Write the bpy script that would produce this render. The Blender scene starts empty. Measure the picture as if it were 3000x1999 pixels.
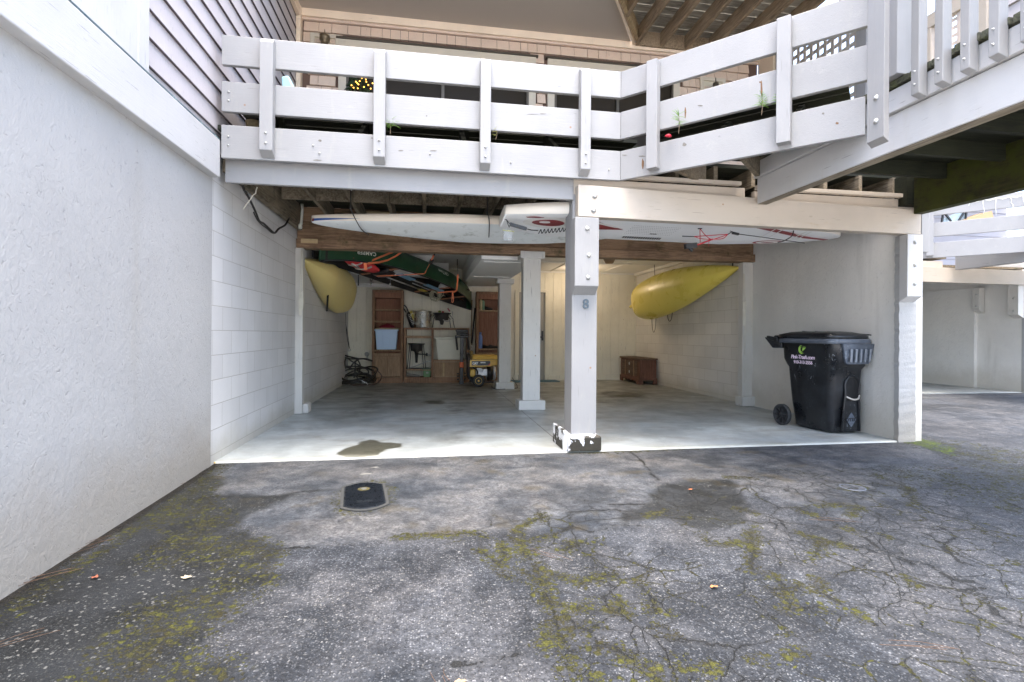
import bpy, bmesh, math, random
import numpy as np
from mathutils import Vector, Matrix, noise as mnoise
random.seed(7)
sc = bpy.context.scene
C = sc.collection
PI = math.pi
R = math.radians

# ---------------------------------------------------------------- camera
F_PX, YAW, ROLL, HY, CAMH = 1502.74, 0.1611, 0.0068, 978.33, 1.07   # measured from the photograph (3000 px wide)
cam_d = bpy.data.cameras.new('camera'); cam = bpy.data.objects.new('camera', cam_d); C.objects.link(cam)
cam_d.sensor_width = 36; cam_d.lens = 36*F_PX/3000
cam_d.shift_y = (HY-999.5)/3000
cam_d.clip_start = 0.05; cam_d.clip_end = 3000
_s, _c = math.sin(YAW), math.cos(YAW)
_f = Vector((_s, _c, 0)); _r0 = Vector((_c, -_s, 0)); _u0 = Vector((0, 0, 1))
_r = _r0*math.cos(ROLL)+_u0*math.sin(ROLL); _u = -_r0*math.sin(ROLL)+_u0*math.cos(ROLL)
cam.matrix_world = Matrix(((_r.x, _u.x, -_f.x, 0), (_r.y, _u.y, -_f.y, 0), (_r.z, _u.z, -_f.z, CAMH), (0, 0, 0, 1)))
sc.camera = cam

# ---------------------------------------------------------------- light
SUN_EL, SUN_AZ = R(79), R(184)      # azimuth measured clockwise from +Y: behind the camera, a little to the right
world = bpy.data.worlds.new('World'); sc.world = world; world.use_nodes = True
wn = world.node_tree; wn.nodes.clear()
sky = wn.nodes.new('ShaderNodeTexSky'); sky.sky_type = 'NISHITA'; sky.sun_disc = False
sky.sun_elevation = SUN_EL; sky.sun_rotation = SUN_AZ; sky.air_density = 1.0; sky.dust_density = 4.5; sky.ozone_density = 1.0
bg = wn.nodes.new('ShaderNodeBackground'); bg.inputs[1].default_value = 0.15
wo = wn.nodes.new('ShaderNodeOutputWorld')
wn.links.new(sky.outputs[0], bg.inputs[0]); wn.links.new(bg.outputs[0], wo.inputs[0])
sd = bpy.data.lights.new('sun', 'SUN'); sun = bpy.data.objects.new('sun', sd); C.objects.link(sun)
sd.energy = .85; sd.angle = R(34); sd.color = (1, 0.98, 0.96)
_sd = Vector((math.sin(SUN_AZ)*math.cos(SUN_EL), math.cos(SUN_AZ)*math.cos(SUN_EL), math.sin(SUN_EL)))
sun.rotation_euler = _sd.to_track_quat('Z', 'Y').to_euler()
sc.view_settings.view_transform = 'Standard'; sc.view_settings.look = 'None'
sc.view_settings.exposure = 2.72; sc.view_settings.gamma = 1
sc.cycles.max_bounces = 10; sc.cycles.diffuse_bounces = 7; sc.cycles.use_denoising = True
sc.cycles.sample_clamp_indirect = 6

# ---------------------------------------------------------------- helpers
def at(px, py, X=None, Y=None, Z=None):
    """the point on a real plane that lies behind pixel (px, py) of the 3000 px photograph"""
    a, b = px-1500, py-HY; cr, sr = math.cos(ROLL), math.sin(ROLL)
    u, v = a*cr+b*sr, -a*sr+b*cr
    d = Vector((u/F_PX*_c+_s, -u/F_PX*_s+_c, -v/F_PX))
    t = Y/d.y if Y is not None else (X/d.x if X is not None else (Z-CAMH)/d.z)
    return d*t+Vector((0, 0, CAMH))
def z1(x, y, **k): return at(840+x/3.267, 720+y/3.267, **k)
def zs(x, y, **k): return at(1160+x/6.8167, 900+y/6.8167, **k)
def zg(x, y, **k): return at(1350+x/10.455, 1000+y/10.455, **k)
def zc(x, y, **k): return at(980+x/5.602, 730+y/5.602, **k)

class MB:
    def __init__(s): s.v = []; s.f = []; s.sm = []
    def add(s, vs, fs, smooth=False):
        n = len(s.v); s.v += [tuple(p) for p in vs]
        for f in fs: s.f.append(tuple(i+n for i in f)); s.sm.append(smooth)
        return s
    def hexa(s, p):   # p: 4 bottom (ccw from above), 4 top
        return s.add(p, [(3, 2, 1, 0), (4, 5, 6, 7), (0, 1, 5, 4), (1, 2, 6, 5), (2, 3, 7, 6), (3, 0, 4, 7)])
    def box(s, x0, x1, y0, y1, z0, z1_):
        return s.hexa([(x0, y0, z0), (x1, y0, z0), (x1, y1, z0), (x0, y1, z0), (x0, y0, z1_), (x1, y0, z1_), (x1, y1, z1_), (x0, y1, z1_)])
    def prism(s, poly, z0, z1_):
        n = len(poly); a = sum(poly[i][0]*poly[(i+1) % n][1]-poly[(i+1) % n][0]*poly[i][1] for i in range(n))
        if a < 0: poly = poly[::-1]
        vs = [(p[0], p[1], z0) for p in poly]+[(p[0], p[1], z1_) for p in poly]
        return s.add(vs, [tuple(range(n))[::-1], tuple(range(n, 2*n))]+[(i, (i+1) % n, n+(i+1) % n, n+i) for i in range(n)])
    def slab(s, poly3, off):     # planar 3D polygon thickened by vector off
        n = len(poly3); off = Vector(off)
        vs = [Vector(p) for p in poly3]+[Vector(p)+off for p in poly3]
        return s.add(vs, [tuple(range(n))[::-1], tuple(range(n, 2*n))]+[(i, (i+1) % n, n+(i+1) % n, n+i) for i in range(n)])
    def bar(s, p0, p1, w, h, up=(0, 0, 1)):   # box from p0 to p1, w across, h along up; centred
        p0, p1 = Vector(p0), Vector(p1); d = (p1-p0).normalized(); up = Vector(up)
        sd_ = d.cross(up)
        if sd_.length < 1e-4: sd_ = d.cross(Vector((0, 1, 0)))
        sd_.normalize(); u_ = sd_.cross(d)
        a, b = sd_*w/2, u_*h/2
        return s.add([p0-a-b, p0+a-b, p1+a-b, p1-a-b, p0-a+b, p0+a+b, p1+a+b, p1-a+b],
                     [(3, 2, 1, 0), (4, 5, 6, 7), (0, 1, 5, 4), (1, 2, 6, 5), (2, 3, 7, 6), (3, 0, 4, 7)])
    def tube(s, pts, r, n=8, close=False, cap=True):
        pts = [Vector(p) for p in pts]; m = len(pts)
        rs = r if isinstance(r, (list, tuple)) else [r]*m
        nrm = None; rings = []
        for i, p in enumerate(pts):
            if close: t = pts[(i+1) % m]-pts[i-1]
            else: t = pts[min(i+1, m-1)]-pts[max(i-1, 0)]
            t.normalize()
            if nrm is None:
                nrm = t.orthogonal().normalized()
            nrm = (nrm-t*nrm.dot(t)).normalized(); b = t.cross(nrm)
            rings.append([p+(nrm*math.cos(2*PI*k/n)+b*math.sin(2*PI*k/n))*rs[i] for k in range(n)])
        vs = [q for g in rings for q in g]; fs = []
        for i in range(m if close else m-1):
            j = (i+1) % m
            for k in range(n): fs.append((i*n+k, i*n+(k+1) % n, j*n+(k+1) % n, j*n+k))
        if not close and cap: fs += [tuple(range(n))[::-1], tuple((m-1)*n+k for k in range(n))]
        return s.add(vs, fs, True)
    def lathe(s, c, prof, n=24, axis=(0, 0, 1)):
        q = Vector((0, 0, 1)).rotation_difference(Vector(axis).normalized()); c = Vector(c); vs = []
        for (r, z) in prof:
            for k in range(n):
                vs.append(c+q @ Vector((r*math.cos(2*PI*k/n), r*math.sin(2*PI*k/n), z)))
        fs = []
        for i in range(len(prof)-1):
            for k in range(n): fs.append((i*n+k, i*n+(k+1) % n, (i+1)*n+(k+1) % n, (i+1)*n+k))
        fs += [tuple(range(n))[::-1], tuple((len(prof)-1)*n+k for k in range(n))]
        return s.add(vs, fs, True)
    def loft(s, secs, cap=True, closed=True, smooth=True):
        n = len(secs[0]); vs = [p for g in secs for p in g]; fs = []
        for i in range(len(secs)-1):
            for k in range(n if closed else n-1):
                fs.append((i*n+k, i*n+(k+1) % n, (i+1)*n+(k+1) % n, (i+1)*n+k))
        if cap: fs += [tuple(range(n))[::-1], tuple((len(secs)-1)*n+k for k in range(n))]
        return s.add(vs, fs, smooth)
    def build(s, name, m, parent=None, bevel=0, smooth=None, solid=0, origin=None):
        o0 = Vector(parent['_o']) if parent is not None else (Vector(origin) if origin else Vector((0, 0, 0)))
        me = bpy.data.meshes.new(name)
        me.from_pydata([tuple(Vector(v)-o0) for v in s.v], [], s.f)
        me.polygons.foreach_set('use_smooth', s.sm if smooth is None else [smooth]*len(s.f))
        me.materials.append(m)
        bm = bmesh.new(); bm.from_mesh(me); bmesh.ops.recalc_face_normals(bm, faces=bm.faces); bm.to_mesh(me); bm.free()
        me.update()
        o = bpy.data.objects.new(name, me); C.objects.link(o)
        if parent is not None: o.parent = parent; o['_o'] = tuple(o0)
        else: o.location = o0; o['_o'] = tuple(o0)
        if bevel:
            b = o.modifiers.new('bevel', 'BEVEL'); b.width = bevel; b.segments = 2; b.limit_method = 'ANGLE'; b.angle_limit = R(40)
        if solid:
            q = o.modifiers.new('solid', 'SOLIDIFY'); q.thickness = solid; q.offset = -1
        return o

def thing(name, label, cat, loc, group=None):
    o = bpy.data.objects.new(name, None); C.objects.link(o); o.location = loc; o.empty_display_size = .1
    o['_o'] = tuple(loc); o['label'] = label; o['category'] = cat
    if group: o['group'] = group
    return o
def tag(o, label, cat, group=None):
    o['label'] = label; o['category'] = cat
    if group: o['group'] = group
    return o
def struct(o): o['kind'] = 'structure'; return o
def copy_tree(o, off=None, parent=None, label=None):
    c = o.copy(); C.objects.link(c)
    if parent is not None: c.parent = parent
    if off is not None: c.location = o.location+Vector(off)
    if label: c['label'] = label
    for ch in [x for x in C.objects if x.parent == o]: copy_tree(ch, None, c)
    return c
def smooth_path(pts, k=6):
    pts = [Vector(p) for p in pts]; out = []
    for i in range(len(pts)-1):
        p0, p1, p2, p3 = pts[max(i-1, 0)], pts[i], pts[i+1], pts[min(i+2, len(pts)-1)]
        for j in range(k):
            t = j/k
            out.append(.5*((2*p1)+(-p0+p2)*t+(2*p0-5*p1+4*p2-p3)*t*t+(-p0+3*p1-3*p2+p3)*t**3))
    out.append(pts[-1]); return out
def text(name, s, m, parent, pos, right, up, size, thick=.002, spacing=1.0, bold=0, shear=0):
    """lettering laid in a plane: pos = centre, right/up = reading directions"""
    cu = bpy.data.curves.new(name, 'FONT'); cu.body = s; cu.size = size; cu.extrude = thick/2; cu.offset = bold
    cu.align_x = 'CENTER'; cu.align_y = 'CENTER'; cu.space_character = spacing; cu.shear = shear; cu.resolution_u = 3
    t = bpy.data.objects.new(name, cu); C.objects.link(t); bpy.context.view_layer.update()
    me = bpy.data.meshes.new_from_object(t.evaluated_get(bpy.context.evaluated_depsgraph_get()))
    bpy.data.objects.remove(t); bpy.data.curves.remove(cu)
    rt, u_ = Vector(right).normalized(), Vector(up); u_ = (u_-rt*u_.dot(rt)).normalized(); n = rt.cross(u_)
    o0 = Vector(parent['_o']) if parent is not None else Vector((0, 0, 0))
    mt = Matrix(((rt.x, u_.x, n.x, pos[0]-o0.x), (rt.y, u_.y, n.y, pos[1]-o0.y), (rt.z, u_.z, n.z, pos[2]-o0.z), (0, 0, 0, 1)))
    me.transform(mt); me.materials.clear(); me.materials.append(m); me.name = name
    o = bpy.data.objects.new(name, me); C.objects.link(o)
    if parent is not None: o.parent = parent; o['_o'] = tuple(o0)
    return o

# ---------------------------------------------------------------- materials
class N:
    def __init__(s, name):
        s.m = bpy.data.materials.new(name); s.m.use_nodes = True; s.t = s.m.node_tree; s.b = s.t.nodes['Principled BSDF']
        s.tc = s.t.nodes.new('ShaderNodeTexCoord')
    def n(s, typ, **k):
        o = s.t.nodes.new('ShaderNode'+typ)
        for a, v in k.items(): setattr(o, a, v)
        return o
    def l(s, a, b): s.t.links.new(a, b)
    def val(s, x, sock):
        if isinstance(x, (int, float)): sock.default_value = x
        elif isinstance(x, (tuple, list)): sock.default_value = tuple(x)+((1,) if len(x) == 3 and sock.type == 'RGBA' else ())
        else: s.l(x, sock)
    def coord(s, scale=(1, 1, 1), rot=(0, 0, 0), src=None, loc=(0, 0, 0)):
        mp = s.n('Mapping'); s.l(src or s.tc.outputs['Object'], mp.inputs[0])
        mp.inputs['Scale'].default_value = scale; mp.inputs['Rotation'].default_value = rot; mp.inputs['Location'].default_value = loc
        return mp.outputs[0]
    def noise(s, scale, detail=4, rough=.55, co=None, dist=0):
        t = s.n('TexNoise'); t.inputs['Scale'].default_value = scale; t.inputs['Detail'].default_value = detail
        t.inputs['Roughness'].default_value = rough; t.inputs['Distortion'].default_value = dist
        s.l(co or s.tc.outputs['Object'], t.inputs['Vector']); return t.outputs['Fac']
    def noisec(s, scale, detail=2, co=None):
        t = s.n('TexNoise'); t.inputs['Scale'].default_value = scale; t.inputs['Detail'].default_value = detail
        s.l(co or s.tc.outputs['Object'], t.inputs['Vector']); return t.outputs['Color']
    def vor(s, scale, feature='F1', co=None, out='Distance', rnd=1):
        t = s.n('TexVoronoi'); t.feature = feature; t.inputs['Scale'].default_value = scale; t.inputs['Randomness'].default_value = rnd
        s.l(co or s.tc.outputs['Object'], t.inputs['Vector']); return t.outputs[out]
    def ramp(s, f, lo, hi, a=0., b=1.):
        m = s.n('MapRange'); s.val(f, m.inputs[0]); m.inputs[1].default_value = lo; m.inputs[2].default_value = hi
        m.inputs[3].default_value = a; m.inputs[4].default_value = b; m.interpolation_type = 'SMOOTHSTEP' if a != b else 'LINEAR'; return m.outputs[0]
    def mix(s, f, a, b, mode='MIX'):
        m = s.n('Mix'); m.data_type = 'RGBA'; m.blend_type = mode
        s.val(f, m.inputs[0]); s.val(a, m.inputs[6]); s.val(b, m.inputs[7]); return m.outputs[2]
    def math(s, op, a, b=0., clamp=False):
        m = s.n('Math'); m.operation = op; m.use_clamp = clamp; s.val(a, m.inputs[0]); s.val(b, m.inputs[1]); return m.outputs[0]
    def attr(s, name):
        a = s.n('Attribute'); a.attribute_name = name; return a.outputs['Fac']
    def xyz(s, src=None):
        a = s.n('SeparateXYZ'); s.l(src or s.tc.outputs['Object'], a.inputs[0]); return a.outputs
    def bump(s, h, strength=.3, dist=.01, prev=None):
        b = s.n('Bump'); b.inputs['Strength'].default_value = strength; b.inputs['Distance'].default_value = dist; s.l(h, b.inputs['Height'])
        if prev is not None: s.l(prev, b.inputs['Normal'])
        return b.outputs[0]
    def out(s, col=None, rough=None, nrm=None, metal=None, spec=None):
        if col is not None: s.val(col, s.b.inputs['Base Color'])
        if rough is not None: s.val(rough, s.b.inputs['Roughness'])
        if nrm is not None: s.l(nrm, s.b.inputs['Normal'])
        if metal is not None: s.val(metal, s.b.inputs['Metallic'])
        if spec is not None: s.val(spec, s.b.inputs['Specular IOR Level'])
        return s.m
def sc3(c, k): return tuple(min(1, x*k) for x in c)
def plain(name, c, rough=.5, var=.12, scale=12, metal=0, bump=.08, bs=90, spec=None, emit=0, dirt=None):
    n = N(name); f = n.noise(scale)
    col = n.mix(f, sc3(c, 1-var), sc3(c, 1+var))
    if dirt: col = n.mix(n.ramp(n.noise(5, 6, .7), .52, .72), col, dirt)
    m = n.out(col, n.ramp(n.noise(scale*2), .2, .8, max(rough-.08, .02), min(rough+.1, 1)), n.bump(n.noise(bs, 3), bump, .002), metal, spec)
    if emit: n.b.inputs['Emission Color'].default_value = c+(1,); n.b.inputs['Emission Strength'].default_value = emit
    return m
def paint(name, c, axis='X', chips=.0, rough=.42, dirt=(.55, .52, .44), dk=.25):
    """brush-painted timber: stretched grain in the bump, knots, hairline cracks, faint grime"""
    n = N(name); k = {'X': (1, 14, 14), 'Y': (14, 1, 14), 'Z': (14, 14, 1)}[axis]
    g = n.coord(k); gr = n.noise(5, 6, .65, g, .6); fine = n.noise(26, 3, .6, g)
    col = n.mix(n.ramp(n.noise(1.7, 5, .6), .35, .75), sc3(c, 1.03), sc3(c, .92))
    col = n.mix(n.math('MULTIPLY', n.ramp(n.noise(2.2, 8, .75, n.coord(tuple(math.sqrt(q) for q in k))), .56, .80), dk), col, dirt)
    kn = n.vor(1.9, 'F1', n.coord(tuple(q**.35 for q in k)))
    knm = n.ramp(kn, .02, .055, 1, 0)
    col = n.mix(n.math('MULTIPLY', knm, .38), col, sc3(c, .55))
    st = n.ramp(n.noise(2.6, 6, .7, n.coord((3, 3, .6), loc=(5, 2, 1))), .57, .72); col = n.mix(n.math('MULTIPLY', st, .22), col, (.42, .40, .33))
    rs_ = n.ramp(n.vor(2.3, 'F1', n.coord(loc=(.3, .7, .2))), .012, .03, 1, 0); col = n.mix(n.math('MULTIPLY', rs_, .8), col, (.26, .11, .03))
    cr = n.ramp(n.noise(9, 2, .5, n.coord(tuple(q*1.0 if q > 1 else .5 for q in k), loc=(3, 5, 1))), .70, .73)
    col = n.mix(n.math('MULTIPLY', cr, .6), col, (.16, .15, .14))
    if chips:
        ch = n.ramp(n.noise(13, 8, .72), 1-chips, 1-chips+.02); col = n.mix(ch, col, (.10, .085, .06))
    h = n.math('ADD', n.math('MULTIPLY', gr, .7), n.math('MULTIPLY', fine, .3)); h = n.math('SUBTRACT', h, n.math('MULTIPLY', cr, .6)); h = n.math('SUBTRACT', h, n.math('MULTIPLY', knm, .4))
    return n.out(col, n.ramp(gr, .2, .8, rough, rough+.2), n.bump(h, .4, .005))
def wood(name, c1, c2, axis='X', rough=.7, moss=None, mk=.5, bump=.5, sc_=1.0):
    n = N(name); k = {'X': (.9, 12, 12), 'Y': (12, .9, 12), 'Z': (12, 12, .9)}[axis]
    g = n.coord(tuple(q*sc_ for q in k)); gr = n.noise(3.2, 8, .68, g, 1.2); fine = n.noise(17, 4, .6, g)
    col = n.mix(n.ramp(gr, .3, .72), c1, c2)
    col = n.mix(n.math('MULTIPLY', n.ramp(fine, .5, .78), .5), col, sc3(c1, .5))
    col = n.mix(n.math('MULTIPLY', n.ramp(n.noise(1.4, 4), .45, .7), .45), col, sc3(c2, 1.25))
    if moss: col = n.mix(n.ramp(n.noise(4.5, 8, .72), 1-mk-.08, 1-mk+.14), col, moss)
    return n.out(col, rough, n.bump(n.math('ADD', gr, n.math('MULTIPLY', fine, .5)), bump, .004), spec=.3)

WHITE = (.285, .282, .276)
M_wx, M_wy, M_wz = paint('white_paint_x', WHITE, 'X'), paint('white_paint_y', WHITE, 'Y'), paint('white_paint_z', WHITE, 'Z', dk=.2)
M_wy2, M_wz2 = paint('shade_lifted_paint_y', (.52, .515, .505), 'Y'), paint('shade_lifted_paint_z', (.55, .545, .535), 'Z', dk=.2)  # lighter copies of the white paint, lifted for parts standing in shade
M_cx = paint('bounce_warmed_cream_x', (.47, .41, .335), 'X', dirt=(.36, .24, .12), dk=.5)  # cream paint with warm bounced light put into its tint
M_cz = paint('cream_paint_z', (.60, .585, .54), 'Z', dirt=(.42, .38, .30), dk=.4)
M_trim = paint('tan_trim', (.80, .66, .50), 'X', dirt=(.45, .36, .26), dk=.2)
M_end = wood('sawn_end', (.25, .24, .22), (.42, .41, .39), 'Y', bump=.6)
M_peel = None
def peel():
    n = N('peeling_paint'); f = n.noise(6.5, 7, .62, None, .5)
    z = n.xyz(n.tc.outputs['Object'])[2]
    k = n.ramp(n.math('ADD', f, n.math('MULTIPLY', n.ramp(z, .0, .13, 1, 0), .10)), .50, .52)
    col = n.mix(k, (.74, .75, .77), n.mix(n.noise(30, 5, .7), (.008, .007, .004), (.05, .042, .026)))
    return n.out(col, .6, n.bump(n.math('SUBTRACT', n.math('MULTIPLY', n.noise(50, 5), .3), k), .5, .004))
M_peel = peel()
M_brown = wood('brown_beam_wood', (.11, .062, .036), (.34, .22, .13), 'X', moss=(.055, .055, .02), mk=.40)
M_joist = wood('joist_wood', (.07, .055, .035), (.26, .215, .15), 'Y', moss=(.03, .04, .015), mk=.40)
M_updeck = wood('upper_joist_wood', (.17, .12, .075), (.42, .32, .21), 'Y', mk=.3)
M_upplank = wood('upper_plank_wood', (.17, .155, .13), (.46, .43, .36), 'X', moss=(.10, .075, .045), mk=.35)
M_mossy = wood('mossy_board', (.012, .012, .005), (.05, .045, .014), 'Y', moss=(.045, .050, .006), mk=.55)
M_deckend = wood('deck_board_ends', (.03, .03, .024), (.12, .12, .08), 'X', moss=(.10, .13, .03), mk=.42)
M_shade = wood('shade_black_timber', (.006, .007, .004), (.020, .022, .010), 'X', moss=(.02, .03, .008), mk=.35)  # near-black timber: shade under the decks put into its colour, moss on top
M_ply = wood('raw_plywood', (.42, .30, .16), (.58, .45, .26), 'X', bump=.15)
M_under = wood('beam_underside', (.11, .085, .055), (.30, .26, .19), 'Y', mk=.2)

def stucco(name, c, big=1.0, warm=(.33, .295, .24)):
    n = N(name)
    a = n.noise(9, 8, .66, None, .8); b = n.noise(38, 6, .7, n.coord((1, 1, .6)), 1.0); d = n.vor(26, 'F1', n.coord((1, 1, .7)))
    pit = n.ramp(n.noise(30, 3, .55, n.coord((1.0, 1, .75)), 1.6), .62, .72)
    h = n.math('ADD', n.math('MULTIPLY', a, .5), n.math('MULTIPLY', b, .55)); h = n.math('SUBTRACT', h, n.math('MULTIPLY', pit, .35))
    h = n.math('ADD', h, n.math('MULTIPLY', d, .12))
    col = n.mix(n.ramp(n.noise(1.1, 6, .6), .3, .7), sc3(c, 1.04), sc3(c, .93))
    col = n.mix(n.math('MULTIPLY', pit, .22), col, sc3(c, .45))
    z = n.xyz()[2]     # splash-back dirt that climbs the foot of the wall
    k = n.math('MULTIPLY', n.ramp(n.math('ADD', z, n.math('MULTIPLY', n.noise(2.5, 6, .7), -.6)), -.30, .35, 1, 0), .75)
    col = n.mix(k, col, warm)
    st = n.ramp(n.noise(3.0, 5, .6, n.coord((1, 1, .12))), .58, .75)
    col = n.mix(n.math('MULTIPLY', st, .25), col, (.33, .31, .26))
    return n.out(col, .8, n.bump(h, .6*big, .016), spec=.25)
M_stucco = stucco('white_stucco', (.415, .412, .40), .85)
M_stucco2 = stucco('grey_stucco', (.74, .72, .67), .9, (.50, .46, .38))
def cmu(name, c, plane_x=True, y0=0., z0=.064):
    n = N(name); x = n.xyz(); cb = n.n('CombineXYZ')
    n.l(n.math('SUBTRACT', x[1] if plane_x else x[0], y0), cb.inputs[0]); n.l(n.math('SUBTRACT', x[2], z0), cb.inputs[1])
    br = n.n('TexBrick'); n.l(cb.outputs[0], br.inputs['Vector']); br.offset = .5
    for k, v in (('Scale', 1), ('Brick Width', .4064), ('Row Height', .2032), ('Mortar Size', .0035), ('Mortar Smooth', .5), ('Bias', 0)): br.inputs[k].default_value = v
    br.inputs['Color1'].default_value = (1, 1, 1, 1); br.inputs['Color2'].default_value = (.90, .90, .90, 1); br.inputs['Mortar'].default_value = (.66, .64, .60, 1)
    col = n.mix(n.ramp(n.noise(1.3, 5), .3, .7), sc3(c, 1.03), sc3(c, .93)); col = n.mix(1., col, br.outputs['Color'], 'MULTIPLY')
    z = x[2]; k = n.math('MULTIPLY', n.ramp(n.math('ADD', z, n.math('MULTIPLY', n.noise(3, 6, .7), -.3)), -.15, .12, 1, 0), .5)
    col = n.mix(k, col, (.40, .37, .28))
    h = n.math('SUBTRACT', n.math('MULTIPLY', n.noise(45, 6, .7), .35), n.math('MULTIPLY', br.outputs['Fac'], 1.0))
    return n.out(col, .72, n.bump(h, .45, .006), spec=.3)
M_block = cmu('painted_block', (.66, .655, .64), True, 4.88-.2032)
M_block2 = cmu('painted_block_inside', (.80, .78, .73), True, 7.3)
M_panel = paint('panelling_paint', (.78, .75, .62), 'Z', dirt=(.36, .32, .24), dk=.35)
M_ceil = plain('ceiling_board', (.80, .79, .75), .75, .05, 2.5, bump=.25, bs=14)
M_trimw = plain('white_trim', (.75, .74, .70), .5, .04)
M_siding = paint('lilac_lap_siding', (.50, .465, .47), 'Z', dirt=(.45, .42, .42), dk=.10)
M_shingle = paint('pink_tan_shingles', (.66, .52, .41), 'Z', dirt=(.33, .25, .2), dk=.25)
M_dark = plain('dark_gap', (.03, .022, .018), .9)
M_soffit = plain('soffit_panel', (.47, .415, .355), .7, .05, 1.2, bump=.12, bs=30)
M_flash = plain('flashing', (.10, .16, .18), .35, .5, 9, metal=.4, dirt=(.45, .62, .62))
def glass():
    n = N('dark_window_glass'); n.out((.035, .029, .022), .25, spec=.05); return n.m
M_glass = glass()
M_blk = plain('black_plastic', (.012, .012, .014), .35, .3, 20, bump=.1)
M_steel = plain('galvanised_bolt', (.50, .50, .48), .45, .2, 40, metal=.6)
M_cable = plain('black_cable', (.02, .018, .016), .5)

# ---------------------------------------------------------------- ground (one sheet, measured features as surface attributes)
def vnoise(x, y, seed=0):
    rs = np.random.RandomState(seed); g = rs.rand(64, 64)
    xi, yi = np.floor(x).astype(int), np.floor(y).astype(int); fx, fy = x-xi, y-yi
    fx, fy = fx*fx*(3-2*fx), fy*fy*(3-2*fy); a = g[yi % 64, xi % 64]; b = g[yi % 64, (xi+1) % 64]; c = g[(yi+1) % 64, xi % 64]; d = g[(yi+1) % 64, (xi+1) % 64]
    return (a*(1-fx)+b*fx)*(1-fy)+(c*(1-fx)+d*fx)*fy
def fbm(x, y, seed=0, oc=4):
    s, a = 0, .5
    for i in range(oc): s = s+a*vnoise(x*2**i, y*2**i, seed+i); a *= .5
    return s
def gp(crop, pts):   # crop: (ox, oy, scale) of an enlarged view of the photo -> ground points
    return [tuple(at(crop[0]+x/crop[2], crop[1]+y/crop[2], Z=-.02)[:2]) for x, y in pts]
CA, CB, CC = (0, 1200, 1.962), (900, 1250, 2.0936), (1900, 1250, 2.0936)
def seg_dist(X, Y, pl):
    d = np.full(X.shape, 9.)
    for (x0, y0), (x1, y1) in zip(pl[:-1], pl[1:]):
        dx, dy = x1-x0, y1-y0; L = dx*dx+dy*dy+1e-9
        m = (X > min(x0, x1)-.3) & (X < max(x0, x1)+.3) & (Y > min(y0, y1)-.3) & (Y < max(y0, y1)+.3)
        if not m.any(): continue
        t = np.clip(((X[m]-x0)*dx+(Y[m]-y0)*dy)/L, 0, 1)
        d[m] = np.minimum(d[m], np.hypot(X[m]-x0-t*dx, Y[m]-y0-t*dy))
    return d
def inside(X, Y, pl):
    r = np.zeros(X.shape, bool); n = len(pl)
    for i in range(n):
        x0, y0 = pl[i]; x1, y1 = pl[(i+1) % n]
        c = ((y0 > Y) != (y1 > Y)); r ^= c & (X < (x1-x0)*(Y-y0)/((y1-y0) if y1 != y0 else 1e-9)+x0)
    return r
def soft(X, Y, pl, w):   # 1 inside, 0 outside, soft over w
    d = seg_dist(X, Y, pl+[pl[0]]); i = inside(X, Y, pl)
    return np.clip(.5+np.where(i, d, -d)/(2*w), 0, 1)
def grid_mesh(name, xs, ys, zf, attrs, m):
    X, Y = np.meshgrid(xs, ys); nx, ny = len(xs), len(ys)
    Z = zf(X, Y); co = np.stack([X, Y, Z], -1).reshape(-1, 3).astype(np.float32)
    i = np.arange((ny-1)*(nx-1)); r, c = i//(nx-1), i % (nx-1); a = r*nx+c
    q = np.stack([a, a+1, a+nx+1, a+nx], 1).astype(np.int32)
    me = bpy.data.meshes.new(name); me.vertices.add(len(co)); me.vertices.foreach_set('co', co.ravel())
    me.loops.add(q.size); me.loops.foreach_set('vertex_index', q.ravel()); me.polygons.add(len(q))
    me.polygons.foreach_set('loop_start', np.arange(0, q.size, 4, dtype=np.int32)); me.polygons.foreach_set('loop_total', np.full(len(q), 4, np.int32))
    me.update(calc_edges=True)
    for k, fn in attrs.items():
        at_ = me.attributes.new(k, 'FLOAT', 'POINT'); at_.data.foreach_set('value', fn(X, Y).ravel().astype(np.float32))
    me.materials.append(m); o = bpy.data.objects.new(name, me); C.objects.link(o); return struct(o)
P_dark = gp(CA, [(1260, 300), (1150, 360), (900, 520), (640, 720), (300, 900), (0, 1070), (-500, 1250), (-500, 1900), (1290, 1900), (1300, 1568), (1290, 1430), (1150, 1400), (1180, 1320), (1240, 1180), (1290, 1050), (1540, 960), (1560, 870), (1640, 790), (1480, 740), (1440, 720), (1320, 700), (1420, 620), (1560, 540), (1720, 490), (1500, 495), (1250, 490), (1290, 430), (1215, 350)])
P_hole = gp(CC, [(-110, 500), (0, 440), (70, 350), (250, 320), (520, 330), (560, 400), (620, 500), (560, 600), (380, 630), (250, 610), (150, 560), (0, 560), (-120, 600), (-200, 560)])
P_apron = gp(CB, [(-700, 210), (-500, 500), (-330, 600), (-100, 740), (0, 735), (400, 690), (700, 655), (1050, 640), (1300, 640), (1500, 645), (1750, 650), (2000, 590), (2180, 520), (2200, 350), (2300, 330), (2800, 420), (3300, 560), (4000, 250), (3700, 100), (3300, 60)])
P_green = gp(CC, [(1540, 100), (1660, 60), (2303, 150), (2700, 300), (2700, 560), (2303, 520), (1900, 430), (1650, 330), (1400, 300), (1380, 260), (1650, 240), (1900, 250), (1800, 190)])
P_bright = gp(CC, [(1540, 98), (1640, 75), (1760, 95), (1870, 135), (1880, 180), (1780, 160), (1650, 125)])
P_mossL = gp(CA, [(1230, 330), (900, 520), (780, 620), (1000, 700), (700, 860), (900, 900), (1150, 850), (1250, 1000), (700, 1150), (300, 1568), (1290, 1568), (1300, 1420), (1160, 1380), (1240, 1180), (1540, 960), (1640, 790), (1440, 720), (1300, 640), (1230, 500)])
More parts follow.
